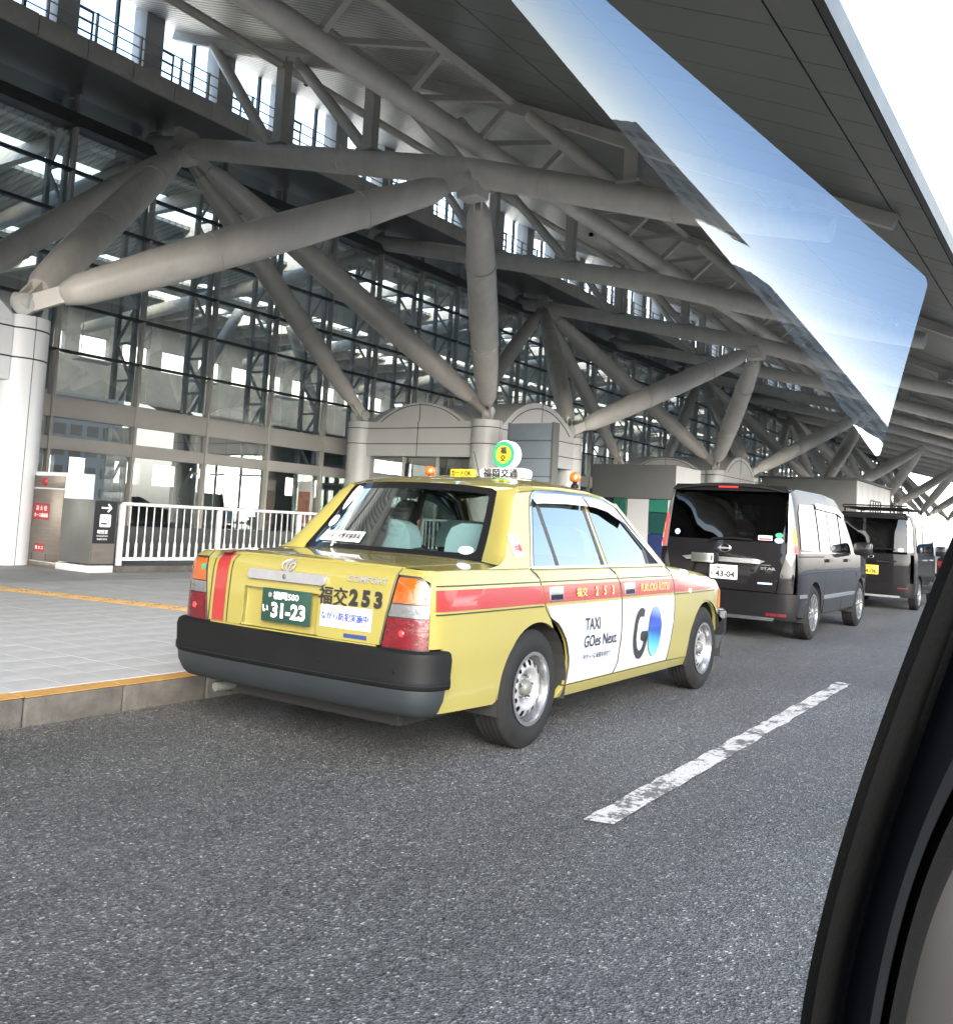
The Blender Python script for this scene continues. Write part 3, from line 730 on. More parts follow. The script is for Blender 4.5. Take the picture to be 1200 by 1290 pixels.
# hydrant cabinet
def fx(x0, dy):                       # text facing -x: reading towards -y
    return lambda cy, cz: (lambda u, v: (x0, cy-u, cz+v))
hc = thing('hydrant_cabinet', 'stainless steel hydrant cabinet with small red stickers beside the white column', 'cabinet', loc=(8.28, 12.72, .15))
g = G(); g.box(0, .42, 0, 1.22, .0, 1.42, b=.012); g.make('body', 'panel_white', hc)
g = G(); g.box(-.015, 0, .10, 1.12, .08, 1.16, b=.004); d = g.make('door', 'stainless', hc)
g = G(); g.box(-.012, 0, .10, 1.12, 1.18, 1.36, b=.004); g.make('top_panel', 'stainless', hc)
g = G(); g.box(-.014, 0, .10, 1.12, .0, .07, b=.004); g.make('kick_plate', 'stainless', hc)
g = G(); g.lathe([(.0, .03), (.05, .025), (.065, 0)], 20, 'x', (-.012, .60, 1.27), sgn=-1); g.make('red_lamp', 'redink', hc)
for (cy, cz, w_, h_, tx) in ((.62, .82, .40, .24, ('消 火 栓', 'ホース格納箱')), (.60, .28, .24, .12, ('放 水 口', ''))):
    g = G(); g.box(-.019, -.0155, cy-w_/2, cy+w_/2, cz-h_/2, cz+h_/2); s_ = g.make('sticker', 'redink', hc, smooth=0)
    f = lambda oz: (lambda u, v: (-.0205, cy-u, cz+oz+v))
    if tx[1]:
        text('lettering', tx[0], .075, f(.05), 'whiteink', s_, bold=.01); text('lettering', tx[1], .065, f(-.055), 'whiteink', s_, bold=.01, narrow=.85)
    else: text('lettering', tx[0], .055, f(.0), 'whiteink', s_, bold=.01)
for yy in (.42, .78):
    for k in range(3):
        g = G(); g.box(-.018, -.015, yy-.012, yy+.012, .10+k*.035, .118+k*.035); g.make('vent_slot', 'dark', hc, smooth=0)
# smoking room sign box
sb = thing('smoking_sign', 'charcoal box sign with white arrow and smoking symbol on a white base', 'sign', loc=(8.22, 12.0, .15))
g = G(); g.box(-.02, .42, -.02, .78, 0, .10, b=.01); g.make('base', 'white_rail', sb)
g = G(); g.box(0, .40, 0, .74, .12, 1.04, b=.008); g.make('body', 'darkpanel', sb)
g = G(); g.box(.02, .38, -.008, 0, .42, 1.03); g.make('sign_face', 'black_sign', sb, smooth=0)
g = G(); g.box(.02, .38, -.008, 0, .13, .415); g.make('lower_panel', 'stainless', sb, smooth=0)
fs = lambda cx, cz: (lambda u, v: (cx+u, -.0095, cz+v))
g = G(); f = fs(.21, .93)
g.add([f(-.085, .012), f(.05, .012), f(.05, -.012), f(-.085, -.012)], [(0, 1, 2, 3)])
g.add([f(.03, .065), f(.085, .008), f(.085, -.008), f(.03, -.065), f(.01, -.048), f(.055, 0), f(.01, .048)], [(0, 1, 2, 5, 6), (2, 3, 4, 5)]); g.make('arrow', 'whiteink', sb, smooth=0, fixn=False)
g = G(); f = fs(.20, .745); g.add([f(*p) for p in roundpoly([(-.09, -.09), (.09, -.09), (.09, .09), (-.09, .09)], .02)], [tuple(range(20))]); ic = g.make('symbol', 'whiteink', sb, smooth=0, fixn=False)
g = G(); f2 = lambda u, v: (.20+u, -.0108, .745+v)
g.add([f2(-.07, -.055), f2(.03, -.055), f2(.03, -.030), f2(-.07, -.030)], [(0, 1, 2, 3)]); g.add([f2(.04, -.055), f2(.06, -.055), f2(.06, -.030), f2(.04, -.030)], [(0, 1, 2, 3)])
g.tube([f2(.05, -.02), f2(.055, .005), f2(.02, .02), f2(-.02, .035), f2(-.03, .065)], .006, 6); g.make('cigarette', 'ink', ic, smooth=0)
text('lettering', '喫煙室', .055, fs(.17, .585), 'whiteink', sb, bold=.02); text('lettering', 'Smoking Room', .028, fs(.17, .525), 'whiteink', sb); text('lettering', '吸烟室 흡연실', .026, fs(.17, .48), 'whiteink', sb)
# slatted sign tower
sg = thing('slatted_sign', 'blue grey slatted sign panel standing in front of the grey vestibule', 'sign', loc=(20.0, 11.2, .15))
for i in range(7):
    g = G(); g.box(0, .22, .02, 1.24, 3.52-.44*(i+1)+.012, 3.52-.44*i, b=.01); g.make('slat', 'bluegrey', sg)
g = G(); g.box(-.01, .26, -.05, .02, 0, 3.54, b=.008); g.box(-.01, .26, 1.24, 1.28, 0, 3.54, b=.008); g.make('side_post', 'greybox', sg)
g = G(); g.box(-.01, .24, .02, 1.24, .0, .42, b=.005); g.make('base_panel', 'panel', sg)
# kiosk
kb = thing('kiosk', 'dark grey boxy kiosk with white and deep green lower panels behind the taxi', 'kiosk', loc=(30, 12.0, .15))
g = G(); g.box(0, 2.3, 0, 3.1, 2.12, 3.28, b=.01); g.make('upper_box', 'greybox', kb)
g = G(); g.box(0, 2.3, -.006, 0, 2.14, 3.26); g.make('side_cladding', 'panel', kb, smooth=0)
ys_ = [(.0, .28, 'white'), (.28, .95, 'teal'), (.95, 1.75, 'white'), (1.75, 2.3, 'greybox')]
for (a, b_, m_) in ys_:
    if m_ == 'teal':
        for (za, zb, mm_) in ((1.68, 2.1, 'teal'), (.95, 1.66, 'teal_dark'), (0, .93, 'navy')):
            g = G(); g.box(.05, .6, a+.01, b_-.01, za, zb); g.make('panel', mm_, kb, smooth=0)
    else:
        g = G(); g.box(.05, .6, a+.01, b_-.01, 0, 2.1); g.make('panel', m_, kb, smooth=0)
g = G(); g.box(.3, 2.2, .3, 3.0, 0, 2.12); g.make('core', 'darkpanel', kb, smooth=0)
g = G()
for i in range(7): g.box(-.02, .02, 1.78+i*.07, 1.81+i*.07, .3, 2.1)
g.make('grille', 'teal', kb, smooth=0)
# far booth
k2 = thing('booth', 'grey flat roofed booth with a gridded window above the black box van', 'booth', loc=(46, 9.6, .15))
g = G(); g.box(0, 8, 0, 4.4, 0, 3.9, b=.02); g.make('body', 'greybox', k2)
for i in range(6):
    g = G(); g.box(i*1.32+.03, i*1.32+1.3, -.05, 0, .1, 3.88, b=.01); g.make('cladding_panel', 'panel', k2)
g = G(); g.box(2.8, 5.2, -.08, -.05, 2.3, 3.1)
w_ = g.make('window', 'g_vanside', k2, smooth=0)
g = G()
for i in range(5): g.box(2.8+i*.6-.03, 2.8+i*.6+.03, -.11, -.08, 2.3, 3.1)
for z in (2.3, 3.1): g.box(2.77, 5.23, -.11, -.08, z-.03, z+.03)
g.make('window_bars', 'steel_dark', w_, smooth=0)
g = G(); g.box(-.15, 8.2, -.15, 4.5, 3.9, 4.0, b=.01); g.make('roof', 'steel_dark', k2)
# low counters seen beyond the railing and vestibule plinth wall
wl = thing('low_wall', 'low grey planter wall running under the glass wall behind the railing', 'wall', loc=(9, 17.5, .15))
g = G(); g.box(0, 11, 0, .3, 0, .5, b=.01); g.make('wall_body', 'darkpanel', wl)
ps = thing('poster', 'tall orange and white lit poster beside the vestibule door', 'poster', loc=(20.0, 19.0, .15))
g = G(); g.box(0, .08, 0, .55, .6, 1.9, b=.01); g.make('board', 'panel', ps)
g = G(); g.box(-.01, 0, .05, .50, .7, 1.6); g.make('print', mat('orange_poster', (.34, .17, .11), .5, var=.4, vscale=4), ps, smooth=0)

# ------------------------------------------------------------------ other side of the road: seen in glass and car paint
far = thing('opposite_pavement', kind='structure')
g = G(); g.box(-60, 160, -20, -12, 0, .15, b=.02); g.make('slab', 'tile', far)
MT['bw'] = mat('building_wall', (.42, .41, .39), .7, var=.12, vscale=.2); MT['bw2'] = mat('building_wall_tan', (.36, .31, .25), .7, var=.12, vscale=.2)
def block(x, y, wx, wy, h, m_, label, fl=3.4, wn=3.0):
    t = thing('office_building', label, 'building', loc=(x, y, 0))
    g = G(); g.box(0, wx, -wy, 0, 0, h); g.box(-.3, wx+.3, -wy-.3, .3, h, h+.8); g.make('wall', m_, t, smooth=0)
    g = G()
    z = 1.2
    while z+1.8 < h:
        n = int(wx/wn)
        for i in range(n): g.box(i*wn+.5, i*wn+wn-.4, -.02, .06, z, z+1.7)
        for i in range(int(wy/wn)): g.box(-.06, .02, -i*wn-wn+.4, -i*wn-.5, z, z+1.7)
        z += fl
    o = g.make('windows', 'blackgloss', t, smooth=0); o['kind'] = 'stuff'
    return t
block(-30, -88, 26, 14, 15, 'bw', 'long pale office block across the road behind the camera')
block(4, -96, 20, 14, 21, 'bw2', 'tan office block across the road')
block(34, -84, 34, 16, 12, 'bw', 'low pale car park building across the road', fl=3.0, wn=6)
block(78, -100, 22, 16, 24, 'bw', 'tall pale hotel block across the road further on')

# dirt and leaves gathered in the gutter, a drain grate by the kerb
gm_ = G(); r2 = random.Random(3)
for i in range(900):
    x = r2.uniform(.5, 16); y = KERB_Y-abs(r2.gauss(0, .09))-.012; a = r2.uniform(0, 6.28); s_ = r2.uniform(.004, .014)
    gm_.add([(x+s_*math.cos(a+k*2.1), y+s_*math.sin(a+k*2.1), .003+r2.uniform(0, .006)) for k in range(3)], [(0, 1, 2)])
MT['grit'] = mat('gutter_grit', (.10, .085, .06), .9, var=.5, vscale=30)
tag(gm_.make('gutter_grit', 'grit', None, smooth=0, fixn=False), 'thin scatter of brown grit lying in the gutter along the kerb', 'grit', kind='stuff')
# ------------------------------------------------------------------ car bodies
class Shell:
    """vertical skin that runs round a car: s = arc length from the middle of the tail along the right side, z = height"""
    def __init__(s, outline, inset, zt, mirror=True):
        P = np.array(outline, float); t = np.r_[0, np.cumsum(np.hypot(*np.diff(P, axis=0).T))]
        # smooth the outline by dense linear interpolation + box filter
        tt = np.linspace(0, t[-1], 1400); X = np.interp(tt, t, P[:, 0]); Y = np.interp(tt, t, P[:, 1])
        k = 23; pad = k//2
        Xp = np.r_[X[pad:0:-1], X, X[-2:-pad-2:-1]]; Yp = np.r_[-Y[pad:0:-1], Y, -Y[-2:-pad-2:-1]]
        ker = np.ones(k)/k; X = np.convolve(Xp, ker, 'valid'); Y = np.convolve(Yp, ker, 'valid')
        s.S = np.r_[0, np.cumsum(np.hypot(np.diff(X), np.diff(Y)))]; s.X, s.Y = X, Y
        dx, dy = np.gradient(X), np.gradient(Y); l = np.hypot(dx, dy); s.NX, s.NY = dy/l, -dx/l   # outward on the right side
        s.inset, s.zt = inset, zt
        im = int(np.argmin(Y)); s.im = im
        a = np.where(Y < Y.min()+.06)[0]
        s.s0, s.s1 = s.S[a[0]], s.S[a[-1]]
    def sx(s, x):
        m = s.Y < s.Y.min()+.16
        return float(np.interp(x, s.X[m], s.S[m]))
    def sy(s, y):                      # rear end: y in -half..half -> s
        m = s.X < s.X.min()+.12; m = m & (s.S < s.S[s.im])
        yy = -abs(y); v = float(np.interp(-yy, -s.Y[m], s.S[m])); return v if y <= 0 else -v
    def fy(s, y):
        m = (s.X > s.X.max()-.25) & (s.S > s.S[s.im]); v = float(np.interp(abs(y), -s.Y[m][::-1], s.S[m][::-1])); return v if y <= 0 else -v
    def pos(s, sv, z, off=0):
        a = abs(sv); sg = 1 if sv >= 0 else -1
        x, y = np.interp(a, s.S, s.X), np.interp(a, s.S, s.Y); nx, ny = np.interp(a, s.S, s.NX), np.interp(a, s.S, s.NY)
        d = off-s.inset(z, x)
        return (x+nx*d, (y+ny*d)*sg, z)
    def P(s, pts):                     # side polygon given in x -> s
        return [(s.sx(p[0]),)+tuple(p[1:]) for p in pts]
    def Q(s, pts):                     # tail polygon given in y -> s
        return [(s.sy(p[0]),)+tuple(p[1:]) for p in pts]
def both(fn):
    for sg in (1, -1): fn(sg)
def mir(poly, sg): return [(p[0]*sg,)+tuple(p[1:]) for p in poly]
def arc(cx, cz, r, a0, a1, n=14): return [(cx+r*math.cos(R(a0+(a1-a0)*i/n)), cz+r*math.sin(R(a0+(a1-a0)*i/n)), 0) for i in range(n+1)]

def wheel(parent, x, y, sg, Rt, Rr, wd, kind='steel', turn=0):
    """sg=-1: outer face towards -y"""
    w_ = bpy.data.objects.new('wheel', None); link(w_, parent); w_.location = (x, y, Rt); w_.rotation_euler = (0, 0, turn); w_.empty_display_size = .1
    sh = Rt-Rr
    prof = [(Rr-.005, -wd*.42), (Rr+.012, -wd*.46), (Rr+sh*.35, -wd*.5), (Rr+sh*.62, -wd*.5), (Rt-.03, -wd*.44), (Rt-.008, -wd*.38)]
    for i in range(5):
        a = -wd*.34+i*wd*.17
        prof += [(Rt, a), (Rt, a+wd*.11), (Rt-.008, a+wd*.125), (Rt-.008, a+wd*.155)]
    prof = prof[:-2]+[(Rt-.008, wd*.38), (Rt-.03, wd*.44), (Rr+sh*.5, wd*.5), (Rr-.005, wd*.44)]
    g = G(); g.lathe([(r, h) for r, h in prof], 56, 'y', sgn=-sg)
    g.make('tyre', 'rubber', w_, smooth=50)
    if kind == 'steel':
        g = G(); o_ = -wd*.46
        g.lathe([(Rr+.004, o_), (Rr+.007, o_-.006), (Rr-.012, o_-.006), (Rr-.018, o_+.012), (Rr-.022, o_+.04), (Rr-.03, o_+.055)], 56, 'y', sgn=-sg); g.make('rim', 'rim_alloy', w_, smooth=50)
        # disc with oval holes: ring of cells left open
        g = G(); n = 15
        r1, r2, r3 = Rr-.028, Rr-.058, Rr*.62
        h1, h2, h3 = o_+.055, o_+.035, o_+.022
        nseg = n*8; vs = []
        def hh(r): return float(np.interp(r, [.0, .035, .042, .075, .086, .105, .118, .150, .163], [o_+.02, o_+.02, o_+.05, o_+.055, o_+.034, o_+.014, o_+.016, o_+.030, o_+.058]))
        def ringpts(r): return [(r*math.cos(2*math.pi*j/nseg), sg*-1*hh(r)*1.0, r*math.sin(2*math.pi*j/nseg)) for j in range(nseg)]
        rs = [r1, .151, .147, .135, .123, .119, .112, .100, .085, .075, .058, .042]
        rings = [ringpts(r) for r in rs]
        vs = [p for rg in rings for p in rg]; fs = []
        for i in range(len(rs)-1):
            for j in range(nseg):
                hole = 1 <= i <= 4 and (j % 8) in ((3, 4) if i in (1, 4) else (2, 3, 4, 5))
                if hole: continue
                fs.append((i*nseg+j, i*nseg+(j+1) % nseg, (i+1)*nseg+(j+1) % nseg, (i+1)*nseg+j))
        g.add(vs, fs); g.make('wheel_disc', 'alu', w_, smooth=50)
        g = G(); g.lathe([(.0, o_+.004), (.028, o_+.006), (.040, o_+.02), (.045, o_+.055)], 24, 'y', sgn=-sg); g.make('hub', 'steel_dark', w_, smooth=50)
        for k in range(5):
            a = 2*math.pi*k/5+.3; g = G(); g.lathe([(0, o_+.018), (.009, o_+.02), (.011, o_+.045)], 8, 'y', (.063*math.cos(a), 0, .063*math.sin(a)), sgn=-sg); g.make('lug_nut', 'chrome', w_)
        g = G(); g.lathe([(0, o_+.075), (Rr-.03, o_+.075), (Rr-.02, o_+.12)], 24, 'y', sgn=-sg); g.make('brake_drum', 'dark', w_)
    else:
        g = G(); o_ = -wd*.46
        g.lathe([(Rr+.004, o_), (Rr+.006, o_-.006), (Rr-.010, o_-.004), (Rr-.016, o_+.02), (Rr-.02, o_+.09)], 48, 'y', sgn=-sg); g.make('rim', 'rim_alloy', w_, smooth=50)
        g = G(); n = 5 if kind == 'five' else 9
        for k in range(n):
            a = 2*math.pi*k/n; c, s_ = math.cos(a), math.sin(a); tx, tz = -s_, c
            for da in (-.10, .10) if n == 5 else (0,):
                c2, s2 = math.cos(a+da*1.3), math.sin(a+da*1.3); e = Vector((c2*(Rr-.012), 0, s2*(Rr-.012))); b_ = Vector((c*.035, 0, s_*.035))
                g.obox(b_+Vector((0, -sg*(o_+.02), 0)), e+Vector((0, -sg*(o_+.006), 0)), .028, .02, up=(0, 1, 0))
        g.lathe([(0, o_-.002), (.03, o_), (.05, o_+.012), (.055, o_+.03)], 20, 'y', sgn=-sg)
        g.make('spokes', 'rim_alloy', w_, smooth=40)
        g = G(); g.lathe([(0, o_+.09), (Rr-.02, o_+.09)], 24, 'y', sgn=-sg); g.make('brake_disc', 'dark', w_)
    return w_
def arch_liner(parent, x, y, r, wd):
    """y: outer edge of the arch; runs wd towards the middle"""
    g = G(); n = 16; vs = []; sy = 1 if y < 0 else -1
    for k in range(n+1):
        a = math.pi*k/n*1.16-.25
        for yy in (0, wd): vs.append((x+r*math.cos(a), y+sy*yy, .31+r*math.sin(a)))
    g.add(vs, [(2*k, 2*k+1, 2*k+3, 2*k+2) for k in range(n)]+[tuple(2*k+1 for k in range(n+1))]); g.make('wheel_arch_liner', 'dark', parent, smooth=0, fixn=False)
def plate(parent, x, cy, cz, w_, h_, base, ink, top, kana, num, tilt=0, frame=None):
    g = G(); g.box(x-.006, x, cy-w_/2, cy+w_/2, cz-h_/2, cz+h_/2, b=.002); p = g.make('number_plate', base, parent)
    f = lambda oy, oz: (lambda u, v: (x-.0085, cy+oy-u, cz+oz+v))
    text('lettering', top, h_*.23, f(-.005*0, h_*.30), ink, p, bold=.008, fitw=w_*.52)
    text('lettering', kana, h_*.20, f(w_*.41, -h_*.12), ink, p, bold=.03)
    text('lettering', num, h_*.46, f(-w_*.06, -h_*.14), ink, p, bold=.035, fitw=w_*.70)
    g = G(); g.lathe([(0, .002), (.012, .001), (.013, 0)], 14, 'x', (x-.006, cy+w_*.34, cz+h_*.30), sgn=-1); g.make('seal', 'alu', p)
    return p

# ------------------------------------------------------------------ the yellow taxi
TX, TY, TH = 4.485, 3.39, .0095
tz = thing('taxi', 'yellow taxi with red band and white door film, parked at the kerb', 'taxi', loc=(TX, TY, 0), rz=TH)
def t_zt(x): return float(np.interp(x, [-1.1, 1.9, 2.3, 2.8, 3.1, 3.3, 3.5], [.955, .955, .925, .875, .82, .77, .72]))
def t_in(z, x):
    top = t_zt(x); d = top-z
    a = float(np.interp(d, [0, .006, .02, .045, .08, .15, .3], [.062, .046, .030, .019, .012, .006, 0])) if x < 3.0 else float(np.interp(d, [0, .02, .06], [.03, .01, 0]))
    b_ = float(np.interp(z, [.20, .27, .33, .45, .52, .56, .575, .7], [.05, .02, .012, .006, .002, -.002, 0, 0]))
    return a+b_
T = Shell([(-1.045, 0), (-1.043, -.3), (-1.030, -.6), (-1.015, -.74), (-.99, -.80), (-.94, -.832), (-.85, -.842), (-.6, -.8465), (0, -.8475), (1.9, -.8475), (2.5, -.842), (2.9, -.822), (3.15, -.785), (3.30, -.70), (3.39, -.52), (3.43, -.25), (3.44, 0)], t_in, t_zt)
YZ = 'yellow'
AR = .362
# quarter panel
def q_side(sg):
    pol = [(-.875, .30, 0), (-.875, .600, 0), (-.962, .600, 0)]
    pol = T.P(pol)+[(T.sx(-.962), .90, 0), (T.sy(-.70), .955, 0)]+T.P([(-.6, .955, 0), (-.02, .955, 0), (.02, .90, 0), (.055, .80, 0), (.085, .735, 0), (.13, .69, 0)])
    pol += T.P([(.33, .53, 0)])[:0]
    pol += T.P([(.13, .690, 0)])[:0]+T.P(arc(0, .31, AR, 62, 181, 16))
    pol += T.P([(-.40, .285, 0)])
    o = patch('quarter_panel', mir(pol, sg), T.pos, YZ, tz, .05, .02)
    # red band and lines on it
    for (za, zb, m_, nm, of) in ((.770, .868, 'red', 'red_band', .0015), (.752, .7585, 'ink', 'pinstripe', .0015), (.884, .890, 'ink', 'pinstripe', .0015)):
        xe = .062 if za < .8 else .03
        patch(nm, mir(T.P([(-.935, za), (xe if nm != 'red_band' else .066, za), (xe-.012 if nm != 'red_band' else .033, zb), (-.935, zb)]), sg), T.pos, m_, o, .035, 0, .003)
    # fuel flap only on the left side is hidden; keep crease moulding
    return o
both(q_side)
SE = .0035
def r_door(sg):
    # rear door lower skin; boundary follows the wheel arch
    pol = T.P([(-.02+SE, .955, 0), (.02+SE, .90, 0), (.055+SE, .80, 0), (.085+SE, .735, 0), (.13+SE, .69, 0)]+arc(0, .31, AR+.045, 57, 20, 8)+[(.385, .40, 0), (.37, .295, 0), (1.005, .295, 0), (1.06, .36, 0), (1.08, .5, 0), (1.075, .76, 0), (1.045, .86, 0), (.975, .955, 0)])
    o = patch('door', mir(pol, sg), T.pos, YZ, tz, .05, .02); decal(o, sg, 0)
    return o
def f_door(sg):
    pol = T.P([(.975+2*SE, .955, 0), (1.045+2*SE, .86, 0), (1.075+2*SE, .76, 0), (1.08+2*SE, .5, 0), (1.06+2*SE, .36, 0), (1.005+2*SE, .295, 0), (1.90, .295, 0), (1.955, .45, 0), (1.985, .62, 0), (1.985, .76, 0), (1.955, .86, 0), (1.90, .955, 0)])
    o = patch('door', mir(pol, sg), T.pos, YZ, tz, .05, .02); decal(o, sg, 1)
    return o
def tmap(sg, x0, z0, off=.0095):
    if sg > 0: return lambda u, v: T.pos(T.sx(x0+u), z0+v, off)
    return lambda u, v: T.pos(-T.sx(x0-u), z0+v, off)
def decal(o, sg, fr):
    if fr == 0:
        wp = [(.095, .752, 0), (.145, .687, 0)]+arc(0, .31, AR+.052, 56, 20, 8)+[(.40, .40, 0), (.385, .30, 0), (1.0, .30, 0), (1.052, .36, 0), (1.072, .5, 0), (1.068, .752, 0)]
        xb = (.077, 1.065, 1.035, .042)
    else:
        wp = [(1.086, .752, 0), (1.092, .5, 0), (1.073, .36, 0), (1.018, .30, 0), (1.88, .30, 0), (1.945, .46, 0), (1.972, .62, 0), (1.974, .752, 0)]
        xb = (1.087, 1.978, 1.95, 1.055)
    patch('door_film', mir(T.P(wp), sg), T.pos, 'door_white', o, .035, 0, .003)
    patch('red_band', mir(T.P([(xb[0], .770), (xb[1], .770), (xb[2], .868), (xb[3], .868)]), sg), T.pos, 'red', o, .035, 0, .003)
    patch('pinstripe', mir(T.P([(xb[3]-.005, .884), (xb[2]-.008, .884), (xb[2]-.010, .890), (xb[3]-.008, .890)]), sg), T.pos, 'ink', o, .035, 0, .003)
    # handle
    hx = .20 if fr == 0 else 1.215
    if fr == 1: hx = 1.20
    fm = lambda u, v, off=0: T.pos(sg*T.sx(hx+u), .818+v, off)
    h = patch('door_handle', roundpoly([(-.078, -.040), (.078, -.040), (.078, .040), (-.078, .040)], .010), fm, 'chrome', o, .04, .006, .006)
    patch('handle_recess', roundpoly([(-.068, -.033), (.068, -.033), (.068, -.004), (-.068, -.004)], .006), lambda u, v, off=0: fm(u, v, off), 'blackgloss', o, .04, 0, .0068)
    if fr == 0:
        text('lettering', '福交', .052, tmap(sg, .50 if sg > 0 else .50, .819), 'gold', o, bold=.02, fitw=.135)
        for k, ch in enumerate('253'): text('lettering', ch, .055, tmap(sg, .70+.115*k if sg > 0 else .93-.115*k, .819), 'gold', o, bold=.02)
        cx = .74
        text('lettering', 'TAXI', .072, tmap(sg, .655 if sg > 0 else .72, .628), 'ink', o, bold=.012, align='CENTER', fitw=.20)
        text('lettering', 'GOes Next.', .072, tmap(sg, .78, .527), 'ink', o, bold=.012, fitw=.46)
        text('lettering', 'タクシーに未来をのせて', .034, tmap(sg, .74, .435), 'ink', o, bold=.01, fitw=.38)
    else:
        text('lettering', 'FUKUOKA KOTSU', .052, tmap(sg, 1.62, .819), 'gold', o, bold=0, fitw=.50)
        # the two round letters
        def ring(cx, cz, rx, rz_, wd, a0, a1, n=40):
            pts = [(cx+rx*math.cos(R(a)), cz+rz_*math.sin(R(a))) for a in np.linspace(a0, a1, n)]
            inn = [(cx+(rx-wd)*math.cos(R(a)), cz+(rz_-wd*1.1)*math.sin(R(a))) for a in np.linspace(a1, a0, n)]
            return pts+inn
        fm2 = tmap(sg, 1.50, .52)
        pol = ring(-.118, 0, .118, .168, .050, 62, 352)
        vs, fs = cdt(pol, .03); g = G(); g.add([fm2(a, b) for a, b in vs], fs); g.make('logo', 'ink', o, smooth=0, fixn=False)
        pol = [(-.115, .012), (-.005, .012), (-.005, -.05), (-.02, -.075), (-.06, -.055), (-.115, -.045)]
        vs, fs = cdt(roundpoly(pol, .02), .03); g = G(); g.add([fm2(a, b) for a, b in vs], fs); g.make('logo', 'ink', o, smooth=0, fixn=False)
        pol = [(.115+.112*math.cos(a), .168*math.sin(a)) for a in np.linspace(0, 2*math.pi, 48)[:-1]]
        vs, fs = cdt(pol, .03); g = G(); g.add([tmap(sg, 1.50, .52, .0115)(a, b) for a, b in vs], fs); g.make('logo', 'go_blue', o, smooth=0, fixn=False)
def gomat():
    m, n, b = newmat('blue_green_logo'); tc = n.nodes.new('ShaderNodeTexCoord'); mp = n.nodes.new('ShaderNodeSeparateXYZ'); n.links.new(tc.outputs['Generated'], mp.inputs[0])
    ad = n.nodes.new('ShaderNodeMath'); ad.operation = 'MULTIPLY_ADD'; ad.inputs[1].default_value = .12; n.links.new(mp.outputs[0], ad.inputs[0]); n.links.new(mp.outputs[2], ad.inputs[2])
    r = n.nodes.new('ShaderNodeValToRGB'); e = r.color_ramp.elements; e[0].position = .05; e[0].color = (.13, .30, .22, 1); e[1].position = 1.0; e[1].color = (.10, .16, .42, 1)
    for p, c in ((.35, (.03, .19, .28)), (.55, (.012, .05, .20)), (.80, (.012, .03, .20))):
        x = e.new(p); x.color = (*c, 1)
    n.links.new(ad.outputs[0], r.inputs[0]); n.links.new(r.outputs[0], b.inputs['Base Color']); b.inputs['Roughness'].default_value = .4
    return m
MT['go_blue'] = gomat()
both(r_door); both(f_door)
def f_fender(sg):
    pol = T.P([(1.90+SE, .955, 0), (1.955+SE, .86, 0), (1.985+SE, .76, 0), (1.985+SE, .62, 0), (1.955+SE, .45, 0), (1.90+SE, .295, 0), (2.33, .285, 0)]+[(2.68+AR*math.cos(R(a)), .31+AR*math.sin(R(a)), 0) for a in np.linspace(184, 16, 20)]+[(3.05, .46, 0), (3.04, .585, 0), (3.06, .60, 0)])
    pol += [(T.fy(-.70), .60, 0), (T.fy(-.70), .765, 0)]+T.P([(3.12, .815, 0), (2.8, .875, 0), (2.3, .925, 0), (2.1, .94, 0)])
    o = patch('front_fender', mir(pol, sg), T.pos, YZ, tz, .05, .02)
    patch('red_band', mir(T.P([(1.992, .770), (2.98, .770), (2.93, .835), (2.78, .862), (2.4, .868), (1.963, .868)]), sg), T.pos, 'red', o, .035, 0, .003)
    patch('pinstripe', mir(T.P([(1.992, .752), (2.95, .752), (2.95, .7585), (1.992, .7585)]), sg), T.pos, 'ink', o, .035, 0, .003)
    fm = lambda u, v, off=0: T.pos(sg*T.sx(2.30+u), .772+v, off)
    patch('side_repeater', roundpoly([(-.022, -.014), (.022, -.014), (.022, .014), (-.022, .014)], .006), fm, 'sign_white', o, .03, .006, .008)
    # headlight and corner lamp
    patch('headlight', mir([(T.fy(-.35), .61), (T.fy(-.70)-.005, .61), (T.fy(-.70)-.005, .755), (T.fy(-.35), .75)], sg), T.pos, 'lens_clear', tz, .05, .02, .002)
    patch('corner_lamp', mir(T.P([(3.02, .62), (3.10, .605), (3.13, .61), (3.13, .76), (3.06, .745)]), sg), T.pos, 'lens_lit_amber', o, .04, 0, .006)
both(f_fender)
patch('grille', [(T.fy(-.33), .61), (-T.fy(-.33), .61)][:0]+[(T.S[-1]-.32, .61), (T.S[-1]+.0, .61), (T.S[-1]+.0, .745), (T.S[-1]-.32, .75)], T.pos, 'black', tz, .08, .01, 0)
def sill(sg):
    pol = T.P([(.30, .225, 0), (2.36, .225, 0), (2.335, .28, 0), (1.9, .288, 0), (1.0, .288, 0), (.36, .288, 0)])
    patch('sill', mir(pol, sg), T.pos, YZ, tz, .06, .03, -.004)
both(sill)
def seams(sg):
    for pts in ([(-.02, .955), (.02, .90), (.055, .80), (.085, .735), (.13, .69)]+[(a, b) for a, b, _ in arc(0, .31, AR+.045, 57, 20, 8)]+[(.385, .40), (.37, .295)], [(.978, .955), (1.048, .86), (1.078, .76), (1.083, .5), (1.063, .36), (1.008, .295)], [(1.902, .955), (1.957, .86), (1.987, .76), (1.987, .62), (1.957, .45), (1.902, .295)]):
        pp_ = resample(pts, .04, closed=False); g = G(); g.tube([T.pos(sg*T.sx(a), b, -.001) for a, b in pp_], .0042, 6); g.make('door_seam', 'ink', tz)
    g = G(); g.tube([T.pos(sg*T.sy(-y), z, -.001) for y, z in ((.585, .60), (.61, .75), (.643, .93), (.650, .955))], .004, 6); g.make('lid_seam', 'ink', tz)
both(seams)
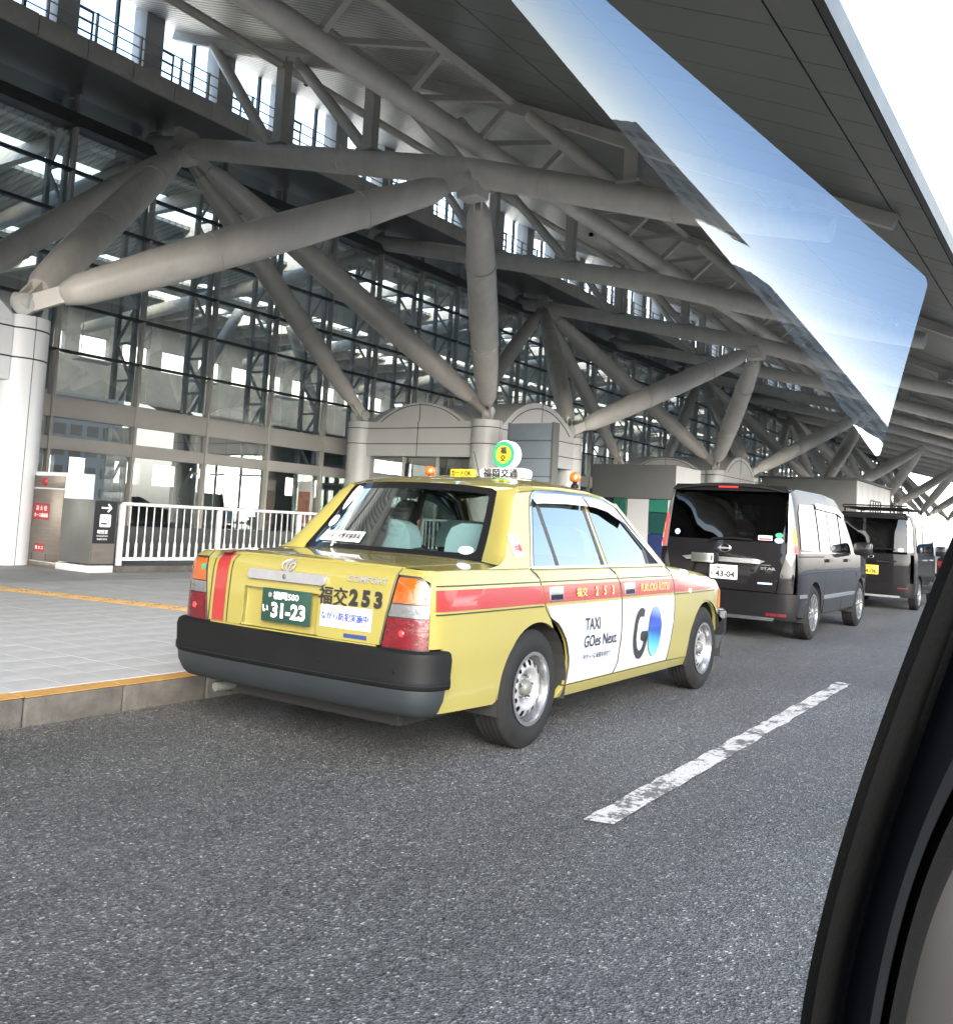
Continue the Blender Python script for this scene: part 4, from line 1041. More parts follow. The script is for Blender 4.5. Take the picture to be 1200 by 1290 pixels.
# tail lamps: three fields
def tail(sg):
    fld = [((-.655, .885), (-.70, .925), (.885,), 'lens_amber')]
    def L_(y0t, y0b, zt_, zb_, m_, nm):
        a = T.sy(-y0b); b_ = T.sy(-y0t); e = T.sx(-.965)
        pol = [(a, zb_), (e, zb_), (e, zt_), (b_, zt_)]
        return patch(nm, mir(pol, sg), T.pos, m_, tz, .035, .03, .004)
    L_(.622, .600, .733, .597, 'lens_red', 'tail_lamp'); L_(.637, .623, .796, .738, 'lens_clear', 'reversing_lamp')
    pol = [(T.sy(-.638), .801), (T.sx(-.965), .801), (T.sx(-.965), .87), (T.sx(-.965)-.03, .90), (T.sx(-.965)-.08, .918), (T.sy(-.660), .918)]
    patch('turn_lamp', mir(pol, sg), T.pos, 'lens_amber', tz, .035, .03, .004)
    pol = [(T.sy(-.592), .590), (T.sx(-.955), .590), (T.sx(-.955), .875), (T.sx(-.965)-.03, .912), (T.sx(-.965)-.08, .928), (T.sy(-.655), .928)]
    patch('lamp_surround', mir(pol, sg), T.pos, 'ink', tz, .05, .02, -.004)
    s0 = T.sy(-.70)
    g = G(); g.lathe([(0, .0), (.012, .0), (.016, -.003)], 8, 'x', T.pos(sg*s0, .665, .008), sgn=-1); g.make('bulb_glow', 'lit_red_dot', tz)
both(tail)
# tail panel (boot lid)
zr = .612
lid = patch('boot_lid', T.Q([(.580, .60, 0), (.33, .60, 0), (.315, .612, 0), (.315, .80, 0), (-.20, .80, 0), (-.20, .612, 0), (-.215, .60, 0), (-.580, .60, 0), (-.640, .93, 0), (-.648, .955, 0), (.648, .955, 0), (.640, .93, 0)]), T.pos, YZ, tz, .05, .02)
rec = patch('plate_recess', T.Q([(.315, .60), (.315, .80), (-.20, .80), (-.20, .60)]), lambda u, v, off=0: T.pos(u, v, off-.028), YZ, lid, .06, 0)
g = G()
for (ya, za, yb, zb) in ((.315, .60, .315, .80), (.315, .80, -.20, .80), (-.20, .80, -.20, .60), (-.20, .603, .315, .603)):
    a0, a1 = T.pos(T.sy(ya), za), T.pos(T.sy(yb), zb); b0, b1 = T.pos(T.sy(ya), za, -.03), T.pos(T.sy(yb), zb, -.03); g.add([a0, a1, b1, b0], [(0, 1, 2, 3)])
g.make('recess_side', YZ, lid, smooth=0, fixn=False)
def tq(y0, z0, off=.006): return lambda u, v: T.pos(T.sy(y0-u), z0+v, off)
plate(tz, -1.050, .0, .722, .33, .165, 'green_plate', 'whiteink', '福岡500', 'い', '31-23')
h = patch('boot_handle', roundpoly([(-.26, -.024), (.26, -.024), (.26, .026), (-.26, .026)], .014), lambda u, v, off=0: tq(.022, .868, off)(u, v), 'alu', lid, .05, .02, .022)
g = G(); c = tq(.022, .868, .024)(0, 0); g.lathe([(0, .004), (.009, .003), (.013, 0)], 14, 'x', c, sgn=-1); g.make('lock', 'steel_dark', lid)
# emblem: crossed ovals, built ring by ring
def oval(rx, rz_, cx, cz, th, f):
    return [f(cx+rx*math.cos(a), cz+rz_*math.sin(a)) for a in np.linspace(0, 2*math.pi, 29)]
g = G(); f = tq(.022, .925, .012)
g.tube(oval(.042, .029, 0, 0, 0, f), .0042, 8, cap=False); g.tube(oval(.027, .011, 0, .014, 0, f), .003, 8, cap=False); g.tube(oval(.0115, .026, 0, .0, 0, f), .003, 8, cap=False)
g.make('emblem', 'alu', lid)
text('lettering', 'COMFORT', .030, tq(-.485, .892), 'alu', lid, bold=.025, fitw=.235)
text('lettering', '福交', .086, tq(-.292, .801), 'ink', lid, bold=.03, fitw=.175)
for k, ch in enumerate('253'): text('lettering', ch, .080, tq(-.418-.072*k, .804), 'ink', lid, bold=.06)
g_ = patch('sticker', [(-.155, -.052), (.155, -.052), (.155, .052), (-.155, .052)], lambda u, v, off=0: tq(-.375, .705, off)(u, v), 'white', lid, .05, 0, .001)
text('lettering', 'ながら防犯実施中', .038, tq(-.375, .708, .0088), 'blueink', g_, bold=.03, fitw=.285)
text('lettering', '福岡県警察 安全安心', .012, tq(-.30, .742, .0088), 'ink', g_, fitw=.12); text('lettering', '◎ 福岡県', .013, tq(-.375, .669, .0088), 'blueink', g_)
g_ = patch('sticker', [(-.068, -.010), (.068, -.010), (.068, .010), (-.068, .010)], lambda u, v, off=0: tq(-.44, .622, off)(u, v), 'navy', lid, .05, 0, .001)
g = G(); c = tq(.66, .87, .004)(0, 0); g.lathe([(0, .001), (.020, 0)], 14, 'x', c, sgn=-1); g.make('sticker', 'greenring', tz)
# left trunk stripe down the tail
for (ya, yb, m_) in ((.455, .548, 'red'), (.570, .577, 'ink'), (.426, .433, 'ink')):
    patch('stripe' if m_ == 'red' else 'pinstripe', T.Q([(ya, .604), (ya, .955), (yb, .955), (yb, .604)]), T.pos, m_, lid, .035, 0, .003)
for sg in (1, -1):   # tail panel outside the lid
    patch('tail_corner', mir([(T.sy(-.645)+.003, .93), (T.sy(-.652), .958), (T.sy(-.72), .955), (T.sx(-.955)-.03, .925)], sg), T.pos, YZ, tz, .04, .02, -.001)
patch('valance', T.Q([(.56, .585), (-.56, .585), (-.56, .598), (.56, .598)]), T.pos, YZ, tz, .1, .01, -.002)
# bumpers
def bumper(prof, m_, nm, s_end, off=.0, front=False):
    """prof: (offset out, z) polyline swept round the tail; ends wrap on the side"""
    ss = [s_end*(-1+2*i/60) for i in range(61)] if not front else [T.S[-1]-s_end+s_end*i/30 for i in range(31)]
    g = G(); n = len(prof); vs = []
    for s_ in ss:
        for (o_, z) in prof:
            k = 1.0
            vs.append(T.pos(s_, z, (o_+off)*k+T.inset(z, 0)*.5))
    fs = [(i*n+j, i*n+j+1, (i+1)*n+j+1, (i+1)*n+j) for i in range(len(ss)-1) for j in range(n-1)]
    fs += [tuple(range(n)), tuple((len(ss)-1)*n+j for j in reversed(range(n)))]
    g.add(vs, fs)
    if front:
        k0 = len(vs); g.add([(x, -y, z) for x, y, z in vs], [tuple(reversed(f)) for f in fs])
    return g.make(nm, m_, tz, smooth=40)
se = T.sx(-.872)
bumper([(-.03, .590), (.030, .592), (.046, .582), (.052, .555), (.050, .47), (.054, .462), (.054, .430), (.046, .420), (-.02, .417)], 'black', 'rear_bumper', se)
bumper([(-.02, .420), (.044, .418), (.038, .37), (.012, .315), (-.01, .292), (-.08, .285)], 'bumper_grey', 'rear_bumper_skirt', T.sx(-.895))
g = G()
for yy in (-.70, .70, -.28, .28):
    g = G(); g.lathe([(0, .003), (.007, .002), (.009, 0)], 10, 'x', T.pos(T.sy(-abs(yy)) if yy < 0 else -T.sy(-yy), .50, .056), sgn=-1); g.make('bumper_screw', 'black', tz)
bumper([(.053, .444), (.0565, .442), (.053, .440)], 'bumper_grey', 'bumper_groove', se)
se2 = T.S[-1]-T.sx(3.02)
bumper([(-.02, .585), (.05, .585), (.062, .575), (.065, .53), (.05, .525)], 'chrome', 'front_bumper_top', se2, front=True)
bumper([(.05, .525), (.065, .52), (.066, .41), (.05, .40), (-.02, .40)], 'black', 'front_bumper', se2, front=True)
bumper([(-.02, .402), (.05, .40), (.03, .29), (-.03, .26)], 'bumper_grey', 'front_bumper_skirt', se2-.02, front=True)
# upper surfaces
def deckz(x, y):
    e = t_zt(x); ye = .79 if x < 2.9 else .79-(x-2.9)*.25; t = min(1, abs(y)/ye)
    cr = float(np.interp(x, [-1.05, -.98, -.9, -.3, 1.9, 2.3, 3.2, 3.45], [.0, .012, .022, .045, .035, .035, .035, .0]))
    return e+cr*(1-t**4)
def dmap(x, y, off=0): return (x, y, deckz(x, y)+off)
def tail_x(y): return T.pos(T.sy(-abs(y)), .955)[0]
rear_edge = [(tail_x(y), y) for y in np.linspace(-.645, .645, 15)]
patch('boot_top', [(a+.004, b_, 0) for a, b_ in rear_edge]+[(-.30, .655, 0), (-.345, .4, 0), (-.36, 0, 0), (-.345, -.4, 0), (-.30, -.655, 0)], dmap, YZ, lid, .05, .012)
for sg in (1, -1):
    pol = [(tail_x(.65)+.006, .652), (-.94, .765), (-.88, .783), (-.6, .784), (-.02, .784), (.05, .75), (.0, .66), (-.25, .66), (-.297, .662), (-.8, .656)]
    patch('shoulder', [(a, b_*-sg) for a, b_ in pol], dmap, YZ, tz, .05, 0)
patch('stripe', [(-1.034, .455), (-1.030, .548), (-.36, .548), (-.36, .455)], dmap, 'red', lid, .035, 0, .003)
for y in (.426, .570): patch('pinstripe', [(-1.03, y), (-1.03, y+.007), (-.36, y+.007), (-.36, y)], dmap, 'ink', lid, .035, 0, .003)
fe = [(T.pos(T.fy(y) if y <= 0 else T.fy(y), .76)[0], y) for y in np.linspace(-.66, .66, 15)]
patch('bonnet', [(a-.004, b_, 0) for a, b_ in fe]+[(3.1, .70, 0), (2.3, .735, 0), (1.98, .735, 0), (1.90, .4, 0), (1.88, 0, 0), (1.90, -.4, 0), (1.98, -.735, 0), (2.3, -.735, 0), (3.1, -.70, 0)], dmap, YZ, tz, .06, .015)
for sg in (1, -1):
    pol = [(1.93, .742), (3.1, .706), (3.30, .665), (3.30, .66)][:2]+[(3.28, .672), (3.20, .742), (3.12, .756), (2.9, .770), (2.3, .784), (1.86, .784)]
    patch('fender_top', [(a, b_*-sg) for a, b_ in pol], dmap, YZ, tz, .05, 0)
patch('cowl', [(1.72, .76), (1.98, .735), (1.90, .4), (1.87, 0), (1.90, -.4), (1.98, -.735), (1.72, -.76)], lambda x, y, off=0: (x, y, deckz(x, y)-.02), 'black', tz, .1, 0)
# greenhouse: side plane
def gy(z): return float(np.interp(z, [.93, .955, 1.0, 1.37, 1.41, 1.45], [-.797, -.790, -.775, -.628, -.596, -.555]))
def gm(sg): return lambda x, z, off=0: (x, sg*(gy(z)-off), z)
DR = [(-.02, 1.30), (.05, 1.375), (.14, 1.398), (.3, 1.412), (.6, 1.422), (.97, 1.418), (1.2, 1.395), (1.36, 1.345), (1.55, 1.19), (1.88, .955)]   # drip line
def gh(sg):
    # C pillar side
    pol = [(-.46, .957, 0), (-.30, .957, 0), (-.02, .957, 0), (.02, .975, 0), (.185, 1.30, 0), (.215, 1.352, 0), (.25, 1.372, 0), (.28, 1.409, 0), (.14, 1.400, 0), (.085, 1.39, 0), (.02, 1.345, 0), (-.26, 1.01, 0), (-.34, .975, 0)]
    c = patch('c_pillar', pol, gm(sg), YZ, tz, .05, 0)
    if sg > 0:
        s_ = patch('sticker', [(-.16, 1.018), (-.055, 1.018), (-.075, 1.135), (-.175, 1.135)], gm(sg), 'white', c, .03, 0, .003)
        f_ = lambda cx, cz: (lambda u, v: gm(1)(cx+u+v*-.15, cz+v, .007))
        text('lettering', 'こども', .028, f_(-.125, 1.112), 'blueink', s_, bold=.02); text('lettering', '110番', .040, f_(-.112, 1.066), 'redink', s_, bold=.05, fitw=.09); text('lettering', 'の家', .012, f_(-.11, 1.032), 'ink', s_)
    # window frame ring parts of doors: frames as flat bands
    def band(name, pts, wd, m_, off=.004, par=tz, th=.012):
        pts = [Vector(p) for p in pts]; g = G(); vs = []
        f = gm(sg)
        for i, p in enumerate(pts):
            d = (pts[min(i+1, len(pts)-1)]-pts[max(i-1, 0)]).normalized(); nn = Vector((-d.y, d.x))*wd/2
            a, b_ = p+nn, p-nn
            vs += [f(a.x, a.y, off), f(b_.x, b_.y, off), f(b_.x, b_.y, off-th), f(a.x, a.y, off-th)]
        n = len(pts); fs = []
        for i in range(n-1):
            for j in range(4): fs.append((4*i+j, 4*i+(j+1) % 4, 4*(i+1)+(j+1) % 4, 4*(i+1)+j))
        fs += [(0, 1, 2, 3), tuple(4*(n-1)+j for j in (3, 2, 1, 0))]
        g.add(vs, fs); return g.make(name, m_, par, smooth=30)
    top = [(.235, 1.357), (.30, 1.372), (.6, 1.385), (.97, 1.381)]
    band('window_trim', [(-.008, .963), (.165, 1.29), (.205, 1.347), (.245, 1.372), (.30, 1.386), (.6, 1.399), (.97, 1.396), (1.17, 1.374), (1.32, 1.328), (1.5, 1.185), (1.82, .963)], .018, 'chrome', .007)
    band('drip_rail', [(-.035, .975)][:0]+[(.09, 1.388), (.3, 1.408), (.6, 1.420), (.97, 1.416), (1.2, 1.393), (1.36, 1.342), (1.55, 1.185), (1.86, .958)], .022, YZ, .010, th=.03)
    band('window_frame', [(.0, .955)][:0]+[(.012, .965), (.182, 1.285), (.222, 1.340), (.26, 1.359), (.32, 1.371), (.6, 1.382), (.855, 1.380)], .014, 'ink', .004)
    band('window_frame', [(.875, 1.380), (.97, 1.380), (1.15, 1.357), (1.30, 1.312), (1.47, 1.175), (1.60, 1.068)], .014, 'ink', .004)
    band('belt_trim', [(-.01, .962), (1.85, .962)], .014, 'chrome', .010)
    band('b_pillar', [(.945, .965), (.892, 1.378)], .052, YZ, .004); band('b_pillar_seam', [(.960, .965), (.905, 1.378)], .006, 'ink', .006)
    band('window_frame', [(.905, .965), (.858, 1.378)], .018, 'ink', .006)
    band('window_divider', [(.275, .965), (.235, 1.20), (.205, 1.34)][::-1][:0]+[(.285, .965), (.262, 1.05)][:0]+[(.290, .965), (.300, 1.0)][:0]+[(.295, .965), (.285, 1.10), (.262, 1.25), (.235, 1.355)][:0]+[(.30, .966), (.352, 1.372)][:0]+[(.305, .966), (.262, 1.366)], .016, 'ink', .005)
    band('window_frame', [(1.612, 1.062), (1.612, .966)], .02, 'ink', .005)
    # quarter light behind mirror triangle
    pol = [(1.612, .966), (1.80, .966), (1.612, 1.10)]
    patch('a_pillar_trim', pol, gm(sg), 'black', tz, .06, 0, .001)
    band('a_pillar', [(1.90, .945), (1.56, 1.205), (1.37, 1.355)], .035, YZ, .002, th=.04)
    # glass
    patch('window', [(.015, .962), (.90, .962), (.855, 1.378), (.30, 1.372), (.225, 1.345), (.18, 1.28)], gm(sg), 'g_side', tz, .1, 0, -.004)
    patch('window', [(.935, .962), (1.612, .962), (1.612, 1.064), (1.47, 1.178), (1.30, 1.314), (1.15, 1.358), (.89, 1.378)], gm(sg), 'g_side', tz, .1, 0, -.004)
    # rain visors
    def visor(pts_t, pts_b):
        g = G(); f = gm(sg); n = len(pts_t)
        vs = [f(a, b_, .010) for a, b_ in pts_t]+[f(a, b_, .034) for a, b_ in pts_b]
        g.add(vs, [(i, i+1, n+i+1, n+i) for i in range(n-1)]); return g.make('rain_visor', 'visor', tz, smooth=30)
    visor([(.215, 1.345), (.245, 1.366), (.30, 1.377), (.6, 1.390), (.88, 1.388)], [(.200, 1.315), (.225, 1.318), (.30, 1.322), (.6, 1.330), (.875, 1.328)])
    visor([(.90, 1.388), (.97, 1.387), (1.16, 1.364), (1.31, 1.318), (1.40, 1.25)], [(.895, 1.328), (.97, 1.326), (1.13, 1.306), (1.26, 1.262), (1.38, 1.225)])
MT['visor'] = mat('smoky_visor', (.42, .40, .46), .15, coat=1)
gh(1); gh(-1)
# roof
def dripz(x): return float(np.interp(x, [p[0] for p in DR], [p[1] for p in DR]))
def rfz(x, y):
    zc = float(np.interp(x, [-.06, .0, .1, .25, .5, .8, 1.05, 1.25, 1.36, 1.45], [1.388, 1.405, 1.432, 1.458, 1.482, 1.488, 1.480, 1.462, 1.442, 1.420]))
    zd = min(dripz(max(x, .05))+.006, zc-.01) if x < 1.2 else min(dripz(x)+.01, zc-.01)
    ye = .605; t = min(1, abs(y)/ye)
    return zc-(zc-zd)*t**3.2
def rmap(x, y, off=0): return (x, y, rfz(x, y)+off)
rp = [(.035, -.50, 0), (.09, -.585, 0), (.3, -.602, 0), (.9, -.602, 0), (1.2, -.600, 0), (1.33, -.585, 0), (1.37, -.5, 0), (1.42, -.25, 0), (1.435, 0, 0)]
rp = rp+[(a, -b_, 0) for a, b_, _ in rp[::-1][1:]]+[(-.0, .40, 0), (-.035, 0, 0), (-.0, -.40, 0)]
roofp = patch('roof', rp, rmap, YZ, tz, .05, .02)
patch('stripe', [(.02, .455), (.035, .548), (1.38, .548), (1.40, .455)], rmap, 'red', roofp, .05, 0, .002)
# rear window
def rw(u, v, off=0):     # u -1..1 across, v 0..1 up
    y = u*(.635*(1-v)+.525*v); xc = -.335*(1-v)+(-.045)*v; x = xc+.065*abs(u)**2.2+.012*math.sin(math.pi*v)
    zz = .992*(1-v)+1.395*v-.022*abs(u)**3*v
    return (x-off*.72, y, zz+off*.7)
patch('rear_window', [(-.985, .02), (.985, .02), (.985, .98), (-.985, .98)], rw, 'g_taxi', tz, .12, 0)
def frame_ring(out, inn, f, m_, nm, off):
    n = len(out); g = G(); g.add([f(*p, off) for p in out]+[f(*p, off) for p in inn]+[f(*p, off-.012) for p in inn], [(i, (i+1) % n, n+(i+1) % n, n+i) for i in range(n)]+[(n+i, n+(i+1) % n, 2*n+(i+1) % n, 2*n+i) for i in range(n)]); return g.make(nm, m_, tz, smooth=30)
o_ = resample(roundpoly([(-1.0, -.02), (1.0, -.02), (1.0, 1.02), (-1.0, 1.02)], .06), .1); i_ = resample(roundpoly([(-.955, .055), (.955, .055), (.945, .93), (-.945, .93)], .06), .1)
def ringpoly(x0, y0, x1, y1, rr, n=10):
    out = []
    for cx, cy, a0 in ((x1-rr, y1-rr, 0), (x0+rr, y1-rr, 90), (x0+rr, y0+rr, 180), (x1-rr, y0+rr, 270)):
        for k in range(n): a = R(a0+90*k/(n-1)); out.append((cx+rr*math.cos(a), cy+rr*math.sin(a)))
    res = []
    for i in range(len(out)):
        a, b_ = out[i], out[(i+1) % len(out)]; res.append(a)
        if math.dist(a, b_) > .3:
            for k in range(1, 12): res.append((a[0]+(b_[0]-a[0])*k/12, a[1]+(b_[1]-a[1])*k/12))
    return res
frame_ring(ringpoly(-1.0, -.02, 1.0, 1.02, .07), ringpoly(-.93, .07, .93, .93, .06), rw, 'blackgloss', 'window_seal', .004)
# C pillar wrap between side plane and rear window
for sg in (1, -1):
    g = G(); nv, nu = 12, 7; vs = []
    for i in range(nv+1):
        t_ = i/nv
        a = Vector(rw(-1.0 if sg > 0 else 1.0, -.02+1.04*t_, .0))
        zs = .975+t_*(1.395-.975); xs_ = float(np.interp(zs, [.975, 1.01, 1.345, 1.39, 1.41], [-.345, -.26, .02, .085, .14])); b_ = Vector((xs_, sg*gy(zs), zs))
        for j in range(nu+1):
            u = j/nu; p = a.lerp(b_, u); out = Vector((-.55, -sg*.6 if False else sg*-.75, .25)).normalized()
            p = p+Vector((-.6, -.8*sg*1, 0)).normalized()*(.030*math.sin(math.pi*u))*(1-.3*t_)
            vs.append(p)
    g.add(vs, [(i*(nu+1)+j, i*(nu+1)+j+1, (i+1)*(nu+1)+j+1, (i+1)*(nu+1)+j) for i in range(nv) for j in range(nu)]); g.make('c_pillar_wrap', YZ, tz, smooth=60, fixn=False)
# windscreen
def ws(u, v, off=0):
    y = u*(.73*(1-v)+.585*v); xc = 1.93*(1-v)+1.43*v; return (xc-.10*abs(u)**2.2+off*.6, y, .985*(1-v)+1.425*v-.02*abs(u)**3*v-.03*abs(u)**2*(1-v)+off*.7)
patch('windscreen', [(-1, 0), (1, 0), (1, 1), (-1, 1)], ws, 'g_taxi', tz, .12, 0)
# underbody, liners, wheels
g = G(); g.box(-.86, 3.2, -.60, .60, .20, .32, b=.02); g.box(-.95, -.5, -.74, .74, .30, .58); g.box(.42, 2.26, -.78, .78, .24, .33); g.box(3.0, 3.35, -.65, .65, .3, .6)
g.box(-.9, -.35, -.70, .70, .58, .90); g.box(2.1, 3.1, -.55, .55, .32, .78); g.make('underbody', 'dark', tz, smooth=0)
for x in (0, 2.68):
    for sg in (1, -1): arch_liner(tz, x, -.835*sg, .375, .30)
for x, tr_ in ((0, 0), (2.68, R(0))):
    wheel(tz, x, -.735, -1, .315, .190, .185, 'steel', tr_); wheel(tz, x, .735, 1, .315, .190, .185, 'steel', tr_)
g = G(); g.tube([(-.4, .52, .25), (-.98, .54, .245)], .028, 14, cap=False); g.tube([(-.98, .54, .245), (-.97, .54, .245)], .024, 14); g.make('exhaust_pipe', 'steel_dark', tz)
g = G(); g.tube([(-.75, -.3, .28), (-.3, -.3, .22), (.0, -.3, .31)], .03, 10); g.tube([(0, -.7, .31), (0, .7, .31)], .05, 12); g.make('rear_axle', 'dark', tz)
# interior
g = G(); g.box(-.35, .02, -.62, .62, .90, .975, b=.02); g.make('parcel_shelf', 'seat_dark', tz)
def seat(x, y, wd, cover, rear=False):
    g = G(); g.box(x-.10, x+.10, y-wd/2, y+wd/2, .45, 1.02, b=.05); s_ = g.make('seat', 'seat_dark', tz)
    bm_x = x-.02
    g = G()
    pr_ = [(-.235, .0), (-.225, .10), (-.19, .165), (-.12, .195), (.12, .195), (.19, .165), (.225, .10), (.235, .0)]
    g.prism(pr_, lambda a, b_: (bm_x-.075, y+a, cover+b_), lambda a, b_: (bm_x+.075, y+a*.9, cover+b_*.95)); g.make('seat_cover', 'seat_cover', s_, smooth=40)
seat(.20, .36, .5, .985); seat(.20, -.36, .5, .985)
seat(1.12, .36, .46, 1.0); seat(1.12, -.36, .46, 1.0)
g = G(); g.box(1.6, 1.85, -.68, .68, .6, .93, b=.04); g.make('dashboard', 'black', tz)
g = G(); g.box(1.38, 1.41, -.11, .11, 1.29, 1.35, b=.01); g.make('rear_view_mirror', 'black', tz)
g = G(); g.box(.0, 1.7, -.70, .70, .30, .36); g.make('cabin_floor', 'seat_dark', tz, smooth=0)
g = G(); g.box(-.02, .0, -.62, .62, .40, .92); g.make('rear_bulkhead', 'seat_dark', tz, smooth=0)
# fender mirrors
for sg in (1, -1):
    g = G(); g.tube([(2.74, -sg*.70, .885), (2.72, -sg*.715, .94), (2.70, -sg*.74, .99)], [.016, .012, .014], 10); mo = g.make('mirror_stalk', 'black', tz)
    g = G(); g.box(2.66, 2.76, -sg*.80-.105, -sg*.80+.105, .965, 1.065, b=.03); g.make('mirror', 'black', tz)
    yc = -sg*.80; g = G(); g.add([(2.652+.12*sg*(-a), yc+a, z) for a, z in ((-.085, .980), (.085, .980), (.085, 1.050), (-.085, 1.050))], [(0, 1, 2, 3)]); g.make('mirror_glass', 'chrome', mo, smooth=0)
g = G(); g.box(-.16, -.14, -.02, .02, 0, .02)
# window stickers
def rwd(u0, v0): return lambda u, v: rw(u0-u/.6, v0+v/.5, .0065)
s_ = patch('window_sign', [(-.165, -.038), (.165, -.038), (.165, .038), (-.165, .038)], lambda u, v, off=0: rwd(.575, .175)(u, v), 'white', tz, .06, 0)
text('lettering', 'ウイルス対策実施車両', .040, lambda u, v: rw(.575-u/.6, .175+v/.5, .0085), 'ink', s_, bold=.02, fitw=.30)
for (u0, v0, rx, rv, m_) in ((.86, .78, .045, .20, 'sky_blue'), (.86, .40, .052, .095, 'sky_blue'), (-.84, .105, .07, .055, 'sky_blue')):
    g = G(); n = 24; g.add([rw(u0+rx*math.cos(2*math.pi*k/n), v0+rv*math.sin(2*math.pi*k/n), .0065) for k in range(n)], [tuple(range(n))]); q = g.make('sticker', m_, tz, smooth=0, fixn=False)
    g = G(); g.tube([rw(u0+rx*.92*math.cos(2*math.pi*k/n), v0+rv*.92*math.sin(2*math.pi*k/n), .007) for k in range(n+1)], .002, 4, cap=False); g.make('sticker_ring', 'white', q, smooth=0)
g = G(); g.tube([rw(.80, .95, .006), rw(.78, .75, .006), rw(.70, .45, .006), rw(.62, .02, .006)], .006, 6); g.make('tape_strip', 'white', tz)
# roof equipment
def dome(x, y):
    z = rfz(x, y)
    g = G(); g.lathe([(.026, 0), (.024, .02), (.014, .03), (.014, .045)], 16, 'z', (x, y, z)); b_ = g.make('marker_base', 'black', tz)
    g = G(); g.lathe([(.022, .0), (.034, .006), (.038, .022), (.036, .040), (.026, .056), (.010, .064), (0, .065)], 20, 'z', (x, y, z+.042)); g.make('amber_marker', 'amber', b_, smooth=60)
dome(.78, .50); dome(1.02, -.50)
g = G(); g.box(.86, .93, -.03, .03, 1.48, 1.50); g.make('sign_foot', 'black', tz)
cx, cy = .93, .02
g = G(); g.box(cx-.05, cx+.09, cy-.21, cy+.15, 1.490, 1.565, b=.03); sg_ = g.make('roof_sign', 'sign_white', tz)
text('lettering', '福岡交通', .058, lambda u, v: (cx-.052, cy-.03-u, 1.528+v), 'ink', sg_, bold=.05, fitw=.27)
g = G(); g.lathe([(.0, .045), (.085, .045), (.098, .030), (.098, -.030), (.085, -.045), (0, -.045)], 40, 'x', (cx+.02, cy-.03, 1.655), sgn=1); dsc = g.make('roof_disc', 'sign_white', tz)
g = G(); g.lathe([(.088, 0), (.060, .0)], 40, 'x', (cx-.0265, cy-.03, 1.655), sgn=-1); g.f = [f for f in g.f if len(f) == 4]; g.make('green_ring', 'greenring', dsc, smooth=0, fixn=False)
g = G(); g.lathe([(.0, 0), (.062, .0)], 40, 'x', (cx-.0262, cy-.03, 1.655), sgn=-1); g.f = [f for f in g.f if len(f) == 4]; g.make('yellow_disc', 'yellowdisc', dsc, smooth=0, fixn=False)
text('lettering', '福', .046, lambda u, v: (cx-.029, cy-.03-u, 1.682+v), 'ink', dsc, bold=.04); text('lettering', '交', .046, lambda u, v: (cx-.029, cy-.03-u, 1.630+v), 'ink', dsc, bold=.04)
g = G(); g.box(.82, .86, .17, .36, 1.488, 1.545, b=.006); cs = g.make('card_sign', 'yellowdisc', tz)
text('lettering', 'カードOK', .036, lambda u, v: (.817, .265-u, 1.518+v), 'ink', cs, bold=.04, fitw=.16)
g = G(); g.tube([(.80, .10, 1.48), (.74, .12, 1.66)], .0022, 6); g.tube([(.80, .10, 1.48), (.86, .0, 1.50)], .006, 6); g.make('aerial', 'black', tz)
# rear passenger, seen through the back window
pm = thing('person', 'person with short dark hair sitting on the back seat of the taxi', 'person', loc=(TX+.50, TY+.47, 0), rz=TH)
def blob(name, rings, m_, parent, n=24):
    g = G(); vs = []
    for (cx_, cy_, z, rx, ry) in rings:
        for k in range(n): a = 2*math.pi*k/n; vs.append((cx_+rx*math.cos(a), cy_+ry*math.sin(a), z))
    fs = [(i*n+j, i*n+(j+1) % n, (i+1)*n+(j+1) % n, (i+1)*n+j) for i in range(len(rings)-1) for j in range(n)]+[tuple(range(n)), tuple((len(rings)-1)*n+j for j in range(n))]
    g.add(vs, fs); return g.make(name, m_, parent, smooth=60)
bd = blob('body', [(0, 0, .50, .13, .18), (.0, 0, .70, .12, .17), (0, 0, .88, .12, .20), (0, 0, .97, .10, .20), (.0, 0, 1.01, .07, .13), (.01, 0, 1.03, .05, .055), (.015, 0, 1.075, .05, .052), (.03, 0, 1.10, .075, .062), (.03, 0, 1.15, .092, .072), (.03, 0, 1.20, .098, .077), (.025, 0, 1.25, .094, .075), (.02, 0, 1.285, .07, .056), (.02, 0, 1.30, .03, .025)], 'skin', pm)
blob('jacket', [(0, 0, .49, .145, .195), (.0, 0, .70, .135, .185), (0, 0, .88, .135, .215), (0, 0, .97, .115, .215), (.0, 0, 1.015, .085, .145), (.0, 0, 1.035, .062, .075)], 'shirt', pm)
blob('hair', [(-.02, 0, 1.125, .060, .055), (-.02, 0, 1.15, .085, .080), (-.01, 0, 1.19, .100, .088), (.005, 0, 1.23, .106, .090), (.01, 0, 1.265, .100, .084), (.01, 0, 1.295, .075, .062), (.01, 0, 1.31, .035, .03)], 'hair', pm)
for s_ in (-1, 1):
    g = G(); g.lathe([(.0, .012), (.012, .012), (.020, .006), (.016, 0)], 10, 'y', (.02, s_*.076, 1.17), sgn=s_); g.make('ear', 'skin', bd)
g = G(); g.tube([(.11, 0, 1.19), (.13, 0, 1.165), (.115, 0, 1.155)], [.008, .014, .012], 8); g.make('nose', 'skin', bd)
